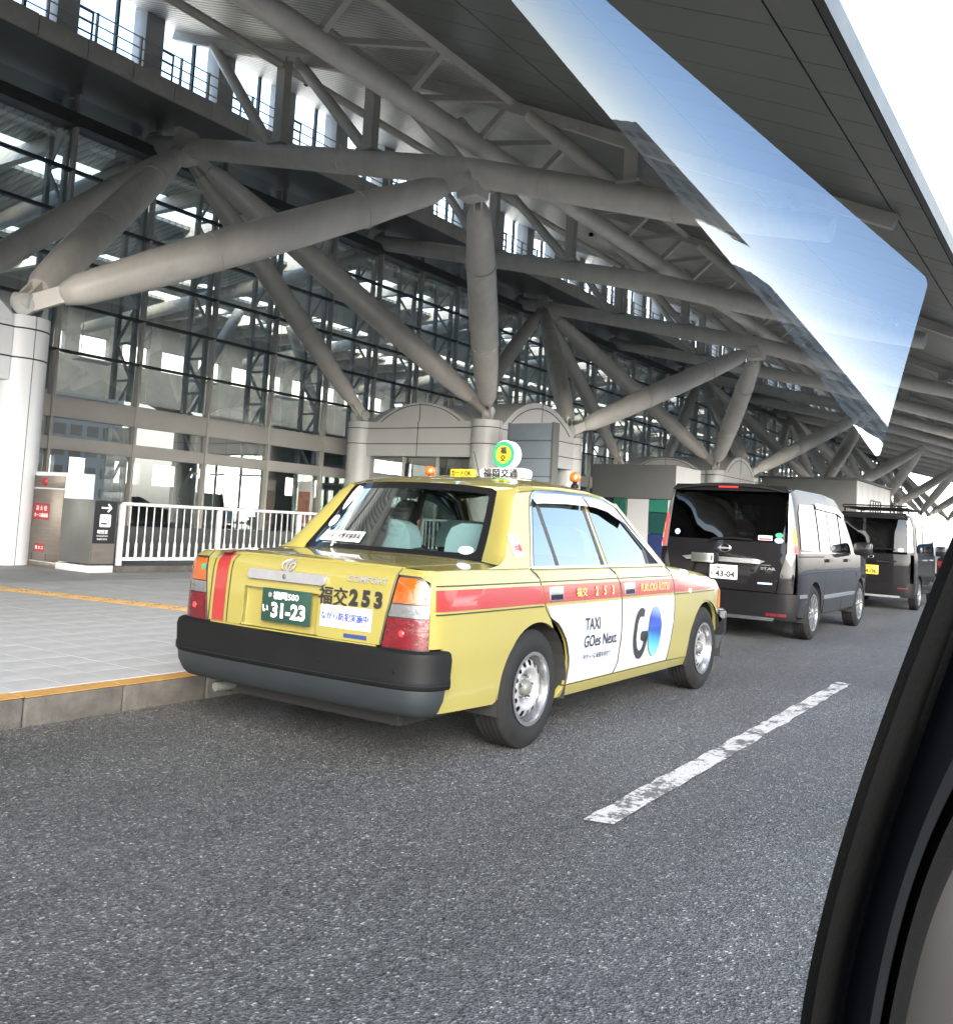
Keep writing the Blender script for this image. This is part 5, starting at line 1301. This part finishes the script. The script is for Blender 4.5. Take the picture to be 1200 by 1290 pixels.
# ------------------------------------------------------------------ black people carrier and box van
class Van:
    def __init__(s, t, length, half, top, belt, shp):
        s.t, s.len, s.half, s.top, s.belt = t, length, half, top, belt
        hw = half
        def inset(z, x):
            a = float(np.interp(z, shp[0], shp[1])); return a
        s.sh = Shell([(0, 0), (.01, -hw*.5), (.045, -hw*.82), (.085, -hw*.94), (.16, -hw*.985), (.35, -hw), (length-1.1, -hw), (length-.5, -hw*.96), (length-.18, -hw*.78), (length-.02, -hw*.4), (length, 0)], inset, None)
    def side(s, name, pts, m_, par=None, off=0, step=.10, th=.015):
        out = []
        for sg in (1, -1): out.append(patch(name, mir([(s.sh.sx(p[0]),)+tuple(p[1:]) for p in pts], sg), s.sh.pos, m_, par or s.t, step, th, off))
        return out
    def tail(s, name, pts, m_, par=None, off=0, step=.10, th=.015):
        return patch(name, [(s.sh.sy(p[0]),)+tuple(p[1:]) for p in pts], s.sh.pos, m_, par or s.t, step, th, off)
    def tmap(s, y0, z0, off=.007): return lambda u, v: s.sh.pos(s.sh.sy(y0-u), z0+v, off)
def warc(cx, r, a0, a1, cz=.33, n=16): return [(cx+r*math.cos(R(a0+(a1-a0)*i/n)), cz+r*math.sin(R(a0+(a1-a0)*i/n)), 0) for i in range(n+1)]

vt = thing('people_carrier', 'black people carrier with lit tail lamps parked in front of the yellow taxi', 'van', loc=(10.95, 3.76, 0), rz=.008)
V = Van(vt, 4.55, .86, 1.83, 1.03, ([.2, .3, .5, .75, .98, 1.03, 1.3, 1.55, 1.70, 1.78, 1.84], [.05, .02, .0, -.005, .01, .02, .055, .095, .13, .165, .24]))
BK = 'vanblack'
rw_, fw_ = .86, 3.50; RR = .365
V.side('quarter_panel', [(.14, .36, 0), (.20, .30, 0), (.48, .28, 0)]+warc(rw_, RR, 188, 2)+[(1.24, .32, 0), (1.28, .34, 0), (1.33, .6, 0), (1.33, 1.02, 0), (.14, 1.02, 0)], BK)
V.side('sliding_door', [(1.335, .30, 0), (2.30, .30, 0), (2.33, .5, 0), (2.33, 1.02, 0), (1.335, 1.02, 0), (1.335, .6, 0)], BK)
V.side('front_door', [(2.335, .30, 0), (3.06, .30, 0), (3.14, .5, 0), (3.20, .8, 0), (3.22, 1.02, 0), (2.335, 1.02, 0)], BK)
V.side('front_fender', [(3.065, .29, 0)]+warc(fw_, RR, 186, -4)+[(4.0, .30, 0), (4.30, .34, 0), (4.36, .70, 0), (4.2, .92, 0), (3.7, 1.0, 0), (3.225, 1.02, 0), (3.205, .8, 0), (3.145, .5, 0)], BK)
V.side('chrome_strip', [(1.30, .475, 0), (3.05, .475, 0), (3.08, .515, 0), (1.29, .515, 0)], 'chrome', off=.010)
V.side('chrome_strip', [(.18, .515, 0), (.47, .515, 0), (.45, .555, 0), (.17, .555, 0)], 'chrome', off=.010)
V.side('slide_rail', [(.2, .985, 0), (1.30, .985, 0), (1.30, .997, 0), (.2, .997, 0)], 'black', off=.003)
V.side('upper_body', [(.10, 1.02, 0), (3.22, 1.02, 0), (2.75, 1.50, 0), (2.40, 1.75, 0), (1.8, 1.79, 0), (.5, 1.78, 0), (.15, 1.72, 0)], BK, off=-.006)
sw = V.side('side_window', [(.28, 1.07, 0), (1.10, 1.05, 0), (1.10, 1.62, 0), (.42, 1.60, 0), (.32, 1.50, 0)], 'g_vanside', off=.0015, th=0)
V.side('side_window', [(1.17, 1.05, 0), (2.28, 1.05, 0), (2.28, 1.60, 0), (1.17, 1.63, 0)], 'g_vanside', off=.0015, th=0)
V.side('side_window', [(2.36, 1.05, 0), (3.08, 1.05, 0), (2.80, 1.36, 0), (2.60, 1.53, 0), (2.36, 1.59, 0)], 'g_vanside', off=.0015, th=0)
V.side('rain_visor', [(1.16, 1.585, 0), (2.3, 1.56, 0), (2.62, 1.50, 0), (2.62, 1.56, 0), (2.3, 1.63, 0), (1.16, 1.65, 0)], 'visor', off=.02, th=.004)
V.side('window_bar', [(1.70, 1.05, 0), (1.725, 1.05, 0), (1.715, 1.61, 0), (1.69, 1.61, 0)], 'ink', off=.004, th=0)
V.side('chrome_strip', [(.26, 1.030, 0), (3.1, 1.030, 0), (3.1, 1.045, 0), (.26, 1.045, 0)], 'chrome', off=.006, th=.008)
for x in (1.45, 2.5): V.side('door_handle', roundpoly([(x, .925), (x+.2, .925), (x+.2, .965), (x, .965)], .015), BK, off=.03, th=.03)
# tail
hg = V.tail('tailgate', [(-.62, .57, 0), (.62, .57, 0), (.66, .80, 0), (.72, 1.02, 0), (-.72, 1.02, 0), (-.66, .80, 0)], BK, step=.08)
V.tail('tailgate_window', [(-.70, 1.14, 0), (.70, 1.14, 0), (.70, 1.73, 0), (-.70, 1.73, 0)], 'g_van', par=hg, off=.001, th=.02)
V.tail('tailgate_frame', [(-.72, 1.02, 0), (.72, 1.02, 0), (.72, 1.14, 0), (-.72, 1.14, 0)], BK, par=hg)
V.tail('spoiler', [(-.74, 1.725, 0), (.74, 1.725, 0), (.70, 1.80, 0), (-.70, 1.80, 0)], BK, off=.05, th=.05)
V.tail('high_brake_lamp', [(-.12, 1.765, 0), (.12, 1.765, 0), (.12, 1.785, 0), (-.12, 1.785, 0)], 'lens_lit', off=.055, th=.01)
V.tail('rear_bumper', [(-.84, .26, 0), (.84, .26, 0), (.86, .40, 0), (.86, .56, 0), (-.86, .56, 0), (-.86, .40, 0)], BK, off=.045, th=.05, step=.08)
V.tail('bumper_lip', [(-.60, .245, 0), (.60, .245, 0), (.62, .285, 0), (-.62, .285, 0)], 'chrome', off=.06, th=.01)
for sg in (1, -1): V.tail('reflector', [(sg*.52, .30, 0), (sg*.74, .30, 0), (sg*.74, .335, 0), (sg*.52, .335, 0)], 'lens_red', off=.052, th=.006)
for sg in (1, -1):
    sh = V.sh; a = sh.sy(-.735); e = sh.sx(.20)
    f = lambda pts, m_, nm, off=.004, th=.02, par=vt: patch(nm, mir(pts, sg), sh.pos, m_, par, .05, th, off)
    lp = f([(a, 1.02), (e-.02, 1.02), (e-.05, 1.72), (a+.01, 1.72)], 'lens_clear', 'tail_lamp')
    f([(a+.015, 1.03), (e-.04, 1.03), (e-.04, 1.10), (a+.05, 1.12), (a+.05, 1.24), (a+.10, 1.38), (a+.06, 1.46), (a+.01, 1.38), (a+.015, 1.20)], 'lens_lit', 'red_field', .009, 0, lp)
    f([(a+.065, 1.13), (e-.05, 1.12), (e-.06, 1.26), (a+.11, 1.33), (a+.065, 1.24)], 'lens_lit_amber', 'orange_field', .011, 0, lp)
    V.tail('tail_corner', [(sg*.63, .565, 0), (sg*.80, .565, 0), (sg*.82, 1.015, 0), (sg*.725, 1.015, 0), (sg*.665, .80, 0)], BK)
tm = V.tmap
g = G(); pts = [(-.50, .035), (-.44, .0), (.44, .0), (.50, .035), (.38, .055), (-.38, .055)]
vs, fs = cdt(pts, .08); g.add([tm(0, .885, .022)(a, b) for a, b in vs], fs); g.make('chrome_garnish', 'chrome', hg, smooth=0)
g = G(); f = tm(-.02, 1.045, .012)
g.tube([f(.062*math.cos(a), .048*math.sin(a)) for a in np.linspace(0, 2*math.pi, 29)], .006, 8, cap=False); g.obox(f(-.078, 0), f(.078, 0), .02, .008, up=(1, 0, 0)); g.make('emblem', 'chrome', hg)
text('lettering', 'HIGHWAY', .016, tm(-.50, .875), 'chrome', hg); text('lettering', 'STAR', .034, tm(-.53, .835), 'chrome', hg, bold=.03, fitw=.17)
o = V.tail('badge', [(-.42, .655, 0), (-.58, .655, 0), (-.58, .675, 0), (-.42, .675, 0)], 'sky_blue', par=hg, off=.006, th=0)
plate(vt, -.012, -.02, .765, .33, .165, 'white', 'greenring' if False else 'ink', '福岡302', 'ぬ', '43-04')
V.tail('sticker', [(-.40, 1.16, 0), (-.56, 1.16, 0), (-.56, 1.215, 0), (-.40, 1.215, 0)], 'white', par=hg, off=.006, th=0)
V.tail('sticker', [(-.41, 1.165, 0), (-.55, 1.165, 0), (-.55, 1.185, 0), (-.41, 1.185, 0)], 'redink', par=hg, off=.009, th=0)
for (yy, zz, rx, m_) in ((-.635, 1.165, .05, 'sky_blue'), (-.635, 1.225, .045, 'greenring'), (.60, 1.21, .035, 'sky_blue')):
    g = G(); f = tm(yy, zz, .003); g.add([f(rx*math.cos(2*math.pi*k/20), rx*.62*math.sin(2*math.pi*k/20)*(1.6 if yy > 0 else 1)) for k in range(20)], [tuple(range(20))]); g.make('sticker', m_, hg, smooth=0, fixn=False)
g = G(); g.tube([tm(.16, 1.12, .03)(0, 0), tm(.12, 1.15, .035)(0, 0), tm(-.10, 1.165, .03)(0, 0), tm(-.34, 1.155, .03)(0, 0)], .013, 8); g.make('rear_wiper', 'black', hg)
def vroof(van, x0, x1, xf, crown=.05, m_=BK):
    sh = van.sh; zt = van.top-.05
    def f(x, y, off=0):
        z = zt+crown*(1-abs(y/.62)**3)-max(0, x-x1)*.0
        if x > x1: z -= (x-x1)*.55
        if x < x0+.15: z -= (x0+.15-x)*.2
        return (x, y, z+off)
    hwr = van.half-.165
    patch('roof', [(x0, -hwr+.04), (x0+.3, -hwr), (x1, -hwr+.01), (x1+.3, -hwr+.03), (x1+.3, hwr-.03), (x1, hwr-.01), (x0+.3, hwr), (x0, hwr-.04)], f, m_, van.t, .12, .02)
vroof(V, .10, 2.4, 3.2)
g = G(); g.add([(2.66, -.66, 1.64), (2.66, .66, 1.64), (3.35, .74, 1.06), (3.35, -.74, 1.06)], [(0, 1, 2, 3)]); g.make('windscreen', 'g_vanside', vt, smooth=0)
g = G(); g.add([(3.3, -.76, 1.05), (3.3, .76, 1.05), (4.3, .70, .85), (4.3, -.70, .85)], [(0, 1, 2, 3)]); g.make('bonnet', BK, vt, smooth=0)
g = G(); g.box(.1, 4.3, -.66, .66, .26, .55, b=.03); g.box(1.3, 3.0, -.80, .80, .27, .4); g.make('underbody', 'dark', vt, smooth=0)
for x in (rw_, fw_):
    for sg in (1, -1):
        arch_liner(vt, x, -.845*sg, RR+.01, .3); wheel(vt, x, -.755*sg, -sg, .325, .215, .19, 'nine')
for sg in (1, -1):
    g = G(); g.box(2.92, 3.06, -sg*.98-.12, -sg*.98+.12, 1.02, 1.20, b=.04); g.make('door_mirror', BK, vt)
for x in (1.0, 1.9, 2.6):
    for y in (-.36, .36):
        g = G(); g.box(x-.08, x+.08, y-.24, y+.24, .6, 1.22, b=.05); g.box(x-.05, x+.05, y-.13, y+.13, 1.25, 1.42, b=.04); g.make('seat', 'seat_dark', vt)

kt = thing('box_van', 'small black box van with yellow number plate and roof rack', 'van', loc=(18.6, 3.60, 0), rz=.008)
K = Van(kt, 3.4, .7375, 1.78, 1.02, ([.2, .3, .5, .9, 1.05, 1.5, 1.66, 1.74, 1.80], [.04, .015, .0, 0, .012, .045, .075, .12, .2]))
kr_, kf_ = .70, 2.92; KR = .33
K.side('quarter_panel', [(.14, .30, 0), (.36, .28, 0)]+warc(kr_, KR, 188, -4, .31)+[(1.08, .28, 0), (1.12, .55, 0), (1.12, 1.01, 0), (.14, 1.01, 0)], BK)
K.side('rear_door', [(1.125, .28, 0), (1.98, .28, 0), (1.98, 1.01, 0), (1.125, 1.01, 0)], BK)
K.side('front_door', [(1.985, .28, 0), (2.56, .28, 0), (2.68, .6, 0), (2.72, 1.01, 0), (1.985, 1.01, 0)], BK)
K.side('front_fender', [(2.565, .28, 0)]+warc(kf_, KR, 186, 20, .31)+[(3.27, .5, 0), (3.27, .9, 0), (2.725, 1.0, 0), (2.685, .6, 0)], BK)
K.side('upper_body', [(.10, 1.01, 0), (2.75, 1.01, 0), (2.55, 1.64, 0), (2.3, 1.72, 0), (.14, 1.72, 0)], BK, off=-.006)
K.side('side_window', [(.38, 1.06, 0), (1.05, 1.06, 0), (1.05, 1.58, 0), (.38, 1.58, 0)], 'g_vanside', off=.0015, th=0)
K.side('side_window', [(1.16, 1.06, 0), (1.95, 1.06, 0), (1.95, 1.58, 0), (1.16, 1.58, 0)], 'g_vanside', off=.0015, th=0)
K.side('side_window', [(2.01, 1.06, 0), (2.62, 1.06, 0), (2.50, 1.58, 0), (2.01, 1.58, 0)], 'g_vanside', off=.0015, th=0)
for x in (1.2, 2.05): K.side('door_handle', roundpoly([(x, .90), (x+.16, .90), (x+.16, .94), (x, .94)], .015), 'chrome', off=.028, th=.03)
kg = K.tail('tailgate', [(-.66, .50, 0), (.66, .50, 0), (.66, 1.02, 0), (-.66, 1.02, 0)], BK, step=.08)
K.tail('tailgate_window', [(-.60, 1.06, 0), (.60, 1.06, 0), (.58, 1.66, 0), (-.58, 1.66, 0)], 'g_van', par=kg, off=.001)
K.tail('roof_edge', [(-.62, 1.66, 0), (.62, 1.66, 0), (.58, 1.77, 0), (-.58, 1.77, 0)], BK, par=kg, off=.03, th=.04)
K.tail('rear_bumper', [(-.725, .25, 0), (.725, .25, 0), (.73, .50, 0), (-.73, .50, 0)], BK, off=.04, th=.05, step=.08)
K.tail('bumper_lip', [(-.5, .235, 0), (.5, .235, 0), (.5, .27, 0), (-.5, .27, 0)], 'alu', off=.045, th=.02)
K.tail('chrome_garnish', [(-.10, .86, 0), (-.30, .86, 0), (-.30, .885, 0), (-.10, .885, 0)], 'chrome', par=kg, off=.02, th=.02)
K.tail('handle_garnish', [(-.32, .835, 0), (.32, .835, 0), (.32, .90, 0), (-.32, .90, 0)], 'blackgloss', par=kg, off=.012, th=.01)
for sg in (1, -1):
    K.tail('reflector', [(sg*.46, .395, 0), (sg*.62, .395, 0), (sg*.62, .42, 0), (sg*.46, .42, 0)], 'lens_red', off=.048, th=.006)
    lp = K.tail('tail_lamp', roundpoly([(sg*.605, 1.06), (sg*.715, 1.06), (sg*.700, 1.56), (sg*.600, 1.56)], .03), 'lens_clear', off=.012, th=.03)
    K.tail('red_field', roundpoly([(sg*.625, 1.23), (sg*.69, 1.23), (sg*.682, 1.53), (sg*.622, 1.53)], .02), 'lens_red', par=lp, off=.016, th=0)
    g = G(); g.box(2.42, 2.54, -sg*.86-.10, -sg*.86+.10, 1.0, 1.2, b=.035); g.make('door_mirror', BK, kt)
    K.tail('tail_corner', [(sg*.605, 1.02, 0), (sg*.715, 1.02, 0), (sg*.715, 1.06, 0), (sg*.605, 1.06, 0)], BK)
    K.tail('tail_corner', [(sg*.59, 1.56, 0), (sg*.715, 1.56, 0), (sg*.70, 1.70, 0), (sg*.585, 1.70, 0)], BK)
plate(kt, -.012, .03, .715, .33, .165, 'yellow_plate', 'ink', '福岡581', 'り', '14-06')
g = G(); f = K.tmap(.0, .955, .012); g.tube([f(.045*math.cos(a), .032*math.sin(a)) for a in np.linspace(0, 2*math.pi, 25)], .005, 6, cap=False); g.make('emblem', 'chrome', kg)
g = G(); f = K.tmap(-.50, 1.10, .003); g.add([f(.05*math.cos(2*math.pi*k/20), .035*math.sin(2*math.pi*k/20)) for k in range(20)], [tuple(range(20))]); g.make('sticker', 'sky_blue', kg, smooth=0, fixn=False)
g = G(); g.tube([K.tmap(0, 1.08, .03)(0, 0), K.tmap(-.1, 1.11, .035)(0, 0), K.tmap(-.4, 1.10, .03)(0, 0)], .011, 8); g.make('rear_wiper', 'black', kg)
vroof(K, .10, 2.35, 2.6, .04)
rk = G()
for y in (-.56, .56): rk.tube([(.25, y, 1.86), (2.2, y, 1.86)], .014, 8)
for x in (.3, .7, 1.1, 1.5, 1.9): rk.tube([(x, -.58, 1.865), (x, .58, 1.865)], .012, 8)
for x in (.4, 1.9):
    for y in (-.56, .56): rk.tube([(x, y, 1.76), (x, y, 1.86)], .014, 8)
rk.tube([(.22, -.56, 1.90), (.22, .56, 1.90)], .013, 8); rk.tube([(.22, -.56, 1.86), (.22, -.56, 1.90)], .012, 8); rk.tube([(.22, .56, 1.86), (.22, .56, 1.90)], .012, 8)
rk.make('roof_rack', 'black', kt)
g = G(); g.add([(2.55, -.58, 1.66), (2.55, .58, 1.66), (2.80, .64, 1.05), (2.80, -.64, 1.05)], [(0, 1, 2, 3)]); g.make('windscreen', 'g_vanside', kt, smooth=0)
g = G(); g.add([(2.75, -.66, 1.05), (2.75, .66, 1.05), (3.30, .60, .93), (3.30, -.60, .93)], [(0, 1, 2, 3)]); g.make('bonnet', BK, kt, smooth=0)
g = G(); g.box(.1, 3.25, -.56, .56, .24, .5, b=.03); g.make('underbody', 'dark', kt, smooth=0)
for x in (kr_, kf_):
    for sg in (1, -1): arch_liner(kt, x, -.725*sg, KR+.01, .25); wheel(kt, x, -.65*sg, -sg, .29, .19, .155, 'five')
for x in (.9, 2.0):
    for y in (-.32, .32):
        g = G(); g.box(x-.08, x+.08, y-.22, y+.22, .5, 1.15, b=.05); g.box(x-.05, x+.05, y-.12, y+.12, 1.18, 1.34, b=.04); g.make('seat', 'seat_dark', kt)
# more cars queueing ahead, mostly hidden
def sedan(x, y, m_, label):
    t = thing('parked_car', label, 'car', loc=(x, y, 0))
    g = G(); hw = .84
    prof = [(0, .30), (.0, .60), (.06, .90), (.75, .98), (1.25, 1.38), (2.4, 1.42), (3.2, .98), (4.15, .84), (4.3, .55), (4.25, .28)]
    prof = resample(roundpoly(prof, .15, 3), .25)
    vs, fs = cdt(prof, .2); 
    def wy(a, z): return hw-(max(0, z-.9)*.42)
    g.add([(a, -wy(a, z), z) for a, z in vs], fs); g.add([(a, wy(a, z), z) for a, z in vs], [tuple(reversed(f)) for f in fs])
    n = len(prof); g.add([(a, -wy(a, z), z) for a, z in prof]+[(a, wy(a, z), z) for a, z in prof], [(i, (i+1) % n, n+(i+1) % n, n+i) for i in range(n)])
    g.make('body', m_, t, smooth=35)
    for s in (1, -1):
        g = G(); g.add([(a, s*(wy(a, z)+.004), z) for a, z in ((.95, 1.0), (3.0, 1.0), (2.42, 1.35), (1.32, 1.33))], [(0, 1, 2, 3)]); g.make('side_window', 'g_vanside', t, smooth=0)
        g = G(); g.box(-.012, .06, s*.70-.12, s*.70+.12, .68, .86, b=.01); g.make('tail_lamp', 'lens_red', t)
        for xx in (.85, 3.45): wheel(t, xx, s*.76, s, .31, .20, .18, 'five')
    g = G(); g.add([(.70, -.66, 1.0), (.70, .66, 1.0), (1.20, .60, 1.36), (1.20, -.60, 1.36)], [(0, 1, 2, 3)]); g.make('rear_window', 'g_van', t, smooth=0)
    return t
sedan(25.2, 2.55, 'vanblack', 'black car parked ahead of the box van, half hidden by the window pillar')
sedan(33.5, 3.3, MT['greybox'], 'grey car farther along the kerb beyond the black box van')

for (x, y, m_, l_) in ((1.5, -6.2, 'panel_white', 'unseen white car beside the camera, added for paint reflections'), (8.2, -6.0, 'bumper_grey', 'unseen dark grey car in the far lane, added for paint reflections'), (15.5, -6.1, 'panel_white', 'second unseen white car in the far lane, added for paint reflections')): sedan(x, y, m_, l_)  # out-of-view cars put in so the taxi side has something to reflect
# ------------------------------------------------------------------ the vehicle the photograph is taken from: its window pillar
own = thing('door_pillar', 'black window pillar and rubber seal of the vehicle the picture is taken from', 'car door')
MT['felt'] = mat('window_seal_rubber', (.003, .0032, .0035), .7, spec=.1, bmp=.3, bscale=200)
MT['inner_trim'] = mat('dark_inner_trim', (.0035, .004, .005), .6, spec=.12)
MT['grey_trim'] = mat('grey_outer_panel', (.006, .0065, .0072), .5, var=.1, vscale=20)
def loft(name, rows, m_):
    """skin over guide curves (metres, vehicle beside the camera), each curve smoothed by a quartic"""
    rows_ = []
    for R_ in rows:
        k = len(R_); c = np.polynomial.polynomial.polyfit(np.arange(k)/k, np.array(R_, float), 4)
        rows_.append([tuple(p) for p in np.polynomial.polynomial.polyval(np.linspace(0, k-1, 41)/k, c).T])
    n = len(rows_[0]); g = G(); g.add([p for r_ in rows_ for p in r_], [(i*n+j, i*n+j+1, (i+1)*n+j+1, (i+1)*n+j) for i in range(len(rows_)-1) for j in range(n-1)])
    return g.make(name, m_, own, smooth=50, fixn=False)
loft('rubber_seal', [
    [(0.747, 0.061, 1.296), (0.742, 0.074, 1.251), (0.736, 0.089, 1.204), (0.725, 0.115, 1.134), (0.720, 0.133, 1.058), (0.712, 0.154, 0.987), (0.709, 0.168, 0.918), (0.709, 0.175, 0.862), (0.711, 0.181, 0.801)],
    [(0.679, 0.055, 1.287), (0.675, 0.068, 1.246), (0.670, 0.081, 1.204), (0.659, 0.105, 1.140), (0.654, 0.121, 1.071), (0.647, 0.140, 1.006), (0.645, 0.152, 0.944), (0.644, 0.160, 0.893), (0.646, 0.164, 0.838)],
    [(0.653, 0.050, 1.279), (0.649, 0.062, 1.239), (0.645, 0.074, 1.198), (0.635, 0.096, 1.137), (0.631, 0.112, 1.071), (0.624, 0.130, 1.011), (0.621, 0.141, 0.953), (0.621, 0.147, 0.905), (0.623, 0.152, 0.852)],
    [(0.668, 0.047, 1.273), (0.664, 0.059, 1.234), (0.660, 0.070, 1.189), (0.651, 0.091, 1.129), (0.646, 0.107, 1.062), (0.640, 0.125, 1.002), (0.637, 0.136, 0.947), (0.637, 0.142, 0.899), (0.639, 0.146, 0.845)],
    [(0.687, 0.046, 1.272), (0.683, 0.058, 1.231), (0.680, 0.069, 1.183), (0.671, 0.090, 1.123), (0.666, 0.106, 1.054), (0.659, 0.125, 0.994), (0.656, 0.135, 0.939), (0.657, 0.141, 0.890), (0.659, 0.145, 0.835)],
    [(0.689, 0.044, 1.268), (0.685, 0.055, 1.227), (0.682, 0.066, 1.178), (0.673, 0.086, 1.119), (0.669, 0.103, 1.050), (0.662, 0.121, 0.991), (0.659, 0.131, 0.938), (0.660, 0.137, 0.890), (0.662, 0.141, 0.834)]], 'felt')
loft('pillar_trim', [
    [(0.689, 0.044, 1.268), (0.685, 0.055, 1.227), (0.682, 0.066, 1.178), (0.673, 0.086, 1.119), (0.669, 0.103, 1.050), (0.662, 0.121, 0.991), (0.659, 0.131, 0.938), (0.660, 0.137, 0.890), (0.662, 0.141, 0.834)],
    [(0.675, 0.037, 1.263), (0.671, 0.049, 1.222), (0.668, 0.061, 1.175), (0.659, 0.081, 1.119), (0.653, 0.098, 1.055), (0.647, 0.115, 0.997), (0.644, 0.126, 0.946), (0.645, 0.132, 0.898), (0.647, 0.136, 0.844)],
    [(0.654, 0.025, 1.256), (0.649, 0.039, 1.215), (0.644, 0.051, 1.168), (0.635, 0.072, 1.118), (0.628, 0.089, 1.062), (0.622, 0.106, 1.006), (0.620, 0.115, 0.961), (0.619, 0.122, 0.912), (0.621, 0.127, 0.860)],
    [(0.651, 0.005, 1.245), (0.644, 0.021, 1.201), (0.637, 0.037, 1.155), (0.627, 0.058, 1.112), (0.617, 0.079, 1.069), (0.611, 0.094, 1.013), (0.609, 0.103, 0.974), (0.607, 0.112, 0.922), (0.608, 0.118, 0.872)],
    [(0.678, -0.008, 1.240), (0.669, 0.011, 1.192), (0.661, 0.030, 1.144), (0.649, 0.052, 1.104), (0.637, 0.076, 1.067), (0.632, 0.090, 1.009), (0.629, 0.100, 0.973), (0.627, 0.111, 0.916), (0.627, 0.117, 0.864)],
    [(0.728, -0.011, 1.241), (0.719, 0.009, 1.190), (0.709, 0.030, 1.138), (0.697, 0.054, 1.096), (0.683, 0.080, 1.058), (0.678, 0.096, 0.996), (0.675, 0.106, 0.958), (0.672, 0.118, 0.896), (0.672, 0.125, 0.840)]], 'inner_trim')
loft('pillar_edge', [
    [(0.728, -0.011, 1.241), (0.719, 0.009, 1.190), (0.709, 0.030, 1.138), (0.697, 0.054, 1.096), (0.683, 0.080, 1.058), (0.678, 0.096, 0.996), (0.675, 0.106, 0.958), (0.672, 0.118, 0.896), (0.672, 0.125, 0.840)],
    [(0.695, -0.014, 1.228), (0.686, 0.005, 1.180), (0.677, 0.025, 1.131), (0.665, 0.048, 1.093), (0.653, 0.071, 1.056), (0.647, 0.086, 1.009), (0.644, 0.096, 0.970), (0.641, 0.108, 0.911), (0.641, 0.115, 0.859)],
    [(0.713, -0.021, 1.209), (0.704, -0.001, 1.163), (0.695, 0.019, 1.114), (0.682, 0.043, 1.077), (0.671, 0.065, 1.037), (0.663, 0.080, 1.011), (0.660, 0.091, 0.966), (0.657, 0.103, 0.907), (0.657, 0.110, 0.853)],
    [(0.765, -0.025, 1.202), (0.755, -0.003, 1.154), (0.745, 0.018, 1.100), (0.731, 0.044, 1.062), (0.720, 0.066, 1.019), (0.711, 0.082, 1.000), (0.707, 0.094, 0.950), (0.704, 0.108, 0.887), (0.704, 0.115, 0.829)]], 'felt')
loft('outer_panel', [
    [(0.765, -0.025, 1.202), (0.755, -0.003, 1.154), (0.745, 0.018, 1.100), (0.731, 0.044, 1.062), (0.720, 0.066, 1.019), (0.711, 0.082, 1.000), (0.707, 0.094, 0.950), (0.704, 0.108, 0.887), (0.704, 0.115, 0.829)],
    [(0.754, -0.045, 1.197), (0.746, -0.027, 1.150), (0.739, -0.009, 1.098), (0.728, 0.013, 1.059), (0.718, 0.033, 1.018), (0.710, 0.048, 0.996), (0.707, 0.059, 0.948), (0.704, 0.071, 0.893), (0.704, 0.078, 0.841)],
    [(0.783, -0.087, 1.188), (0.779, -0.074, 1.139), (0.775, -0.061, 1.088), (0.769, -0.046, 1.043), (0.760, -0.027, 1.004), (0.755, -0.016, 0.975), (0.753, -0.007, 0.929), (0.750, 0.003, 0.886), (0.748, 0.011, 0.842)],
    [(0.894, -0.142, 1.177), (0.893, -0.133, 1.121), (0.892, -0.124, 1.065), (0.891, -0.115, 1.009), (0.882, -0.097, 0.969), (0.879, -0.088, 0.930), (0.878, -0.079, 0.880), (0.875, -0.070, 0.846), (0.872, -0.061, 0.807)]], 'grey_trim')
# added piece of window glass cut to the bright reflection, mirroring sky and buildings
WG_F, WG_A, WG_B = Vector((0.94319, 0.34677, 0.35371)), Vector((0.13917, -0.20973, 0.01420)), Vector((0.02328, -0.00155, -0.25102))      # middle of the reflection pane and its two edge directions, seen from the seat
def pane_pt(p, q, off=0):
    """pane bulge shaped to sweep the mirrored sky from white to blue"""
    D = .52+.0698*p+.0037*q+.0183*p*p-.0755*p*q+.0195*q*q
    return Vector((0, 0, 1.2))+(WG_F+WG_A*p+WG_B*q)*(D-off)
mg = bpy.data.materials.new('reflection_pane_glass'); mg.use_nodes = True; n = mg.node_tree; n.nodes.clear()
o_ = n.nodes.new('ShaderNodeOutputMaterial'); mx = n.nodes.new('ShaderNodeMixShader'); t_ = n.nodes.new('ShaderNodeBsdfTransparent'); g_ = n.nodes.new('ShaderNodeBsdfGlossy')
t_.inputs[0].default_value = (.82, .86, .86, 1); g_.inputs[0].default_value = (.78, .89, 1, 1); g_.inputs['Roughness'].default_value = .012; mx.inputs[0].default_value = .19  # fixed mirror strength, reflection colour tinted blue
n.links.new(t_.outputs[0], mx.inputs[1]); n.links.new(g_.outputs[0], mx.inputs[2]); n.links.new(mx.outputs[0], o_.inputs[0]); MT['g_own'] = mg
poly = roundpoly([(-1.050, -1.067, 0.00), (-0.683, -1.067, 0.00), (-0.467, -0.840, 0.10), (0.900, 0.340, 0.04), (0.687, 1.100, 0.04), (0.287, 0.533, 0.10), (-0.327, -0.207, 0.10)], .03)  # outline follows the edges of the bright reflection
wg = patch('reflection_pane', poly, pane_pt, 'g_own', None, .023, .003, smooth=60)
tag(wg, 'added glass pane shaped to the blue and white sky reflection above the cars', 'reflection pane')
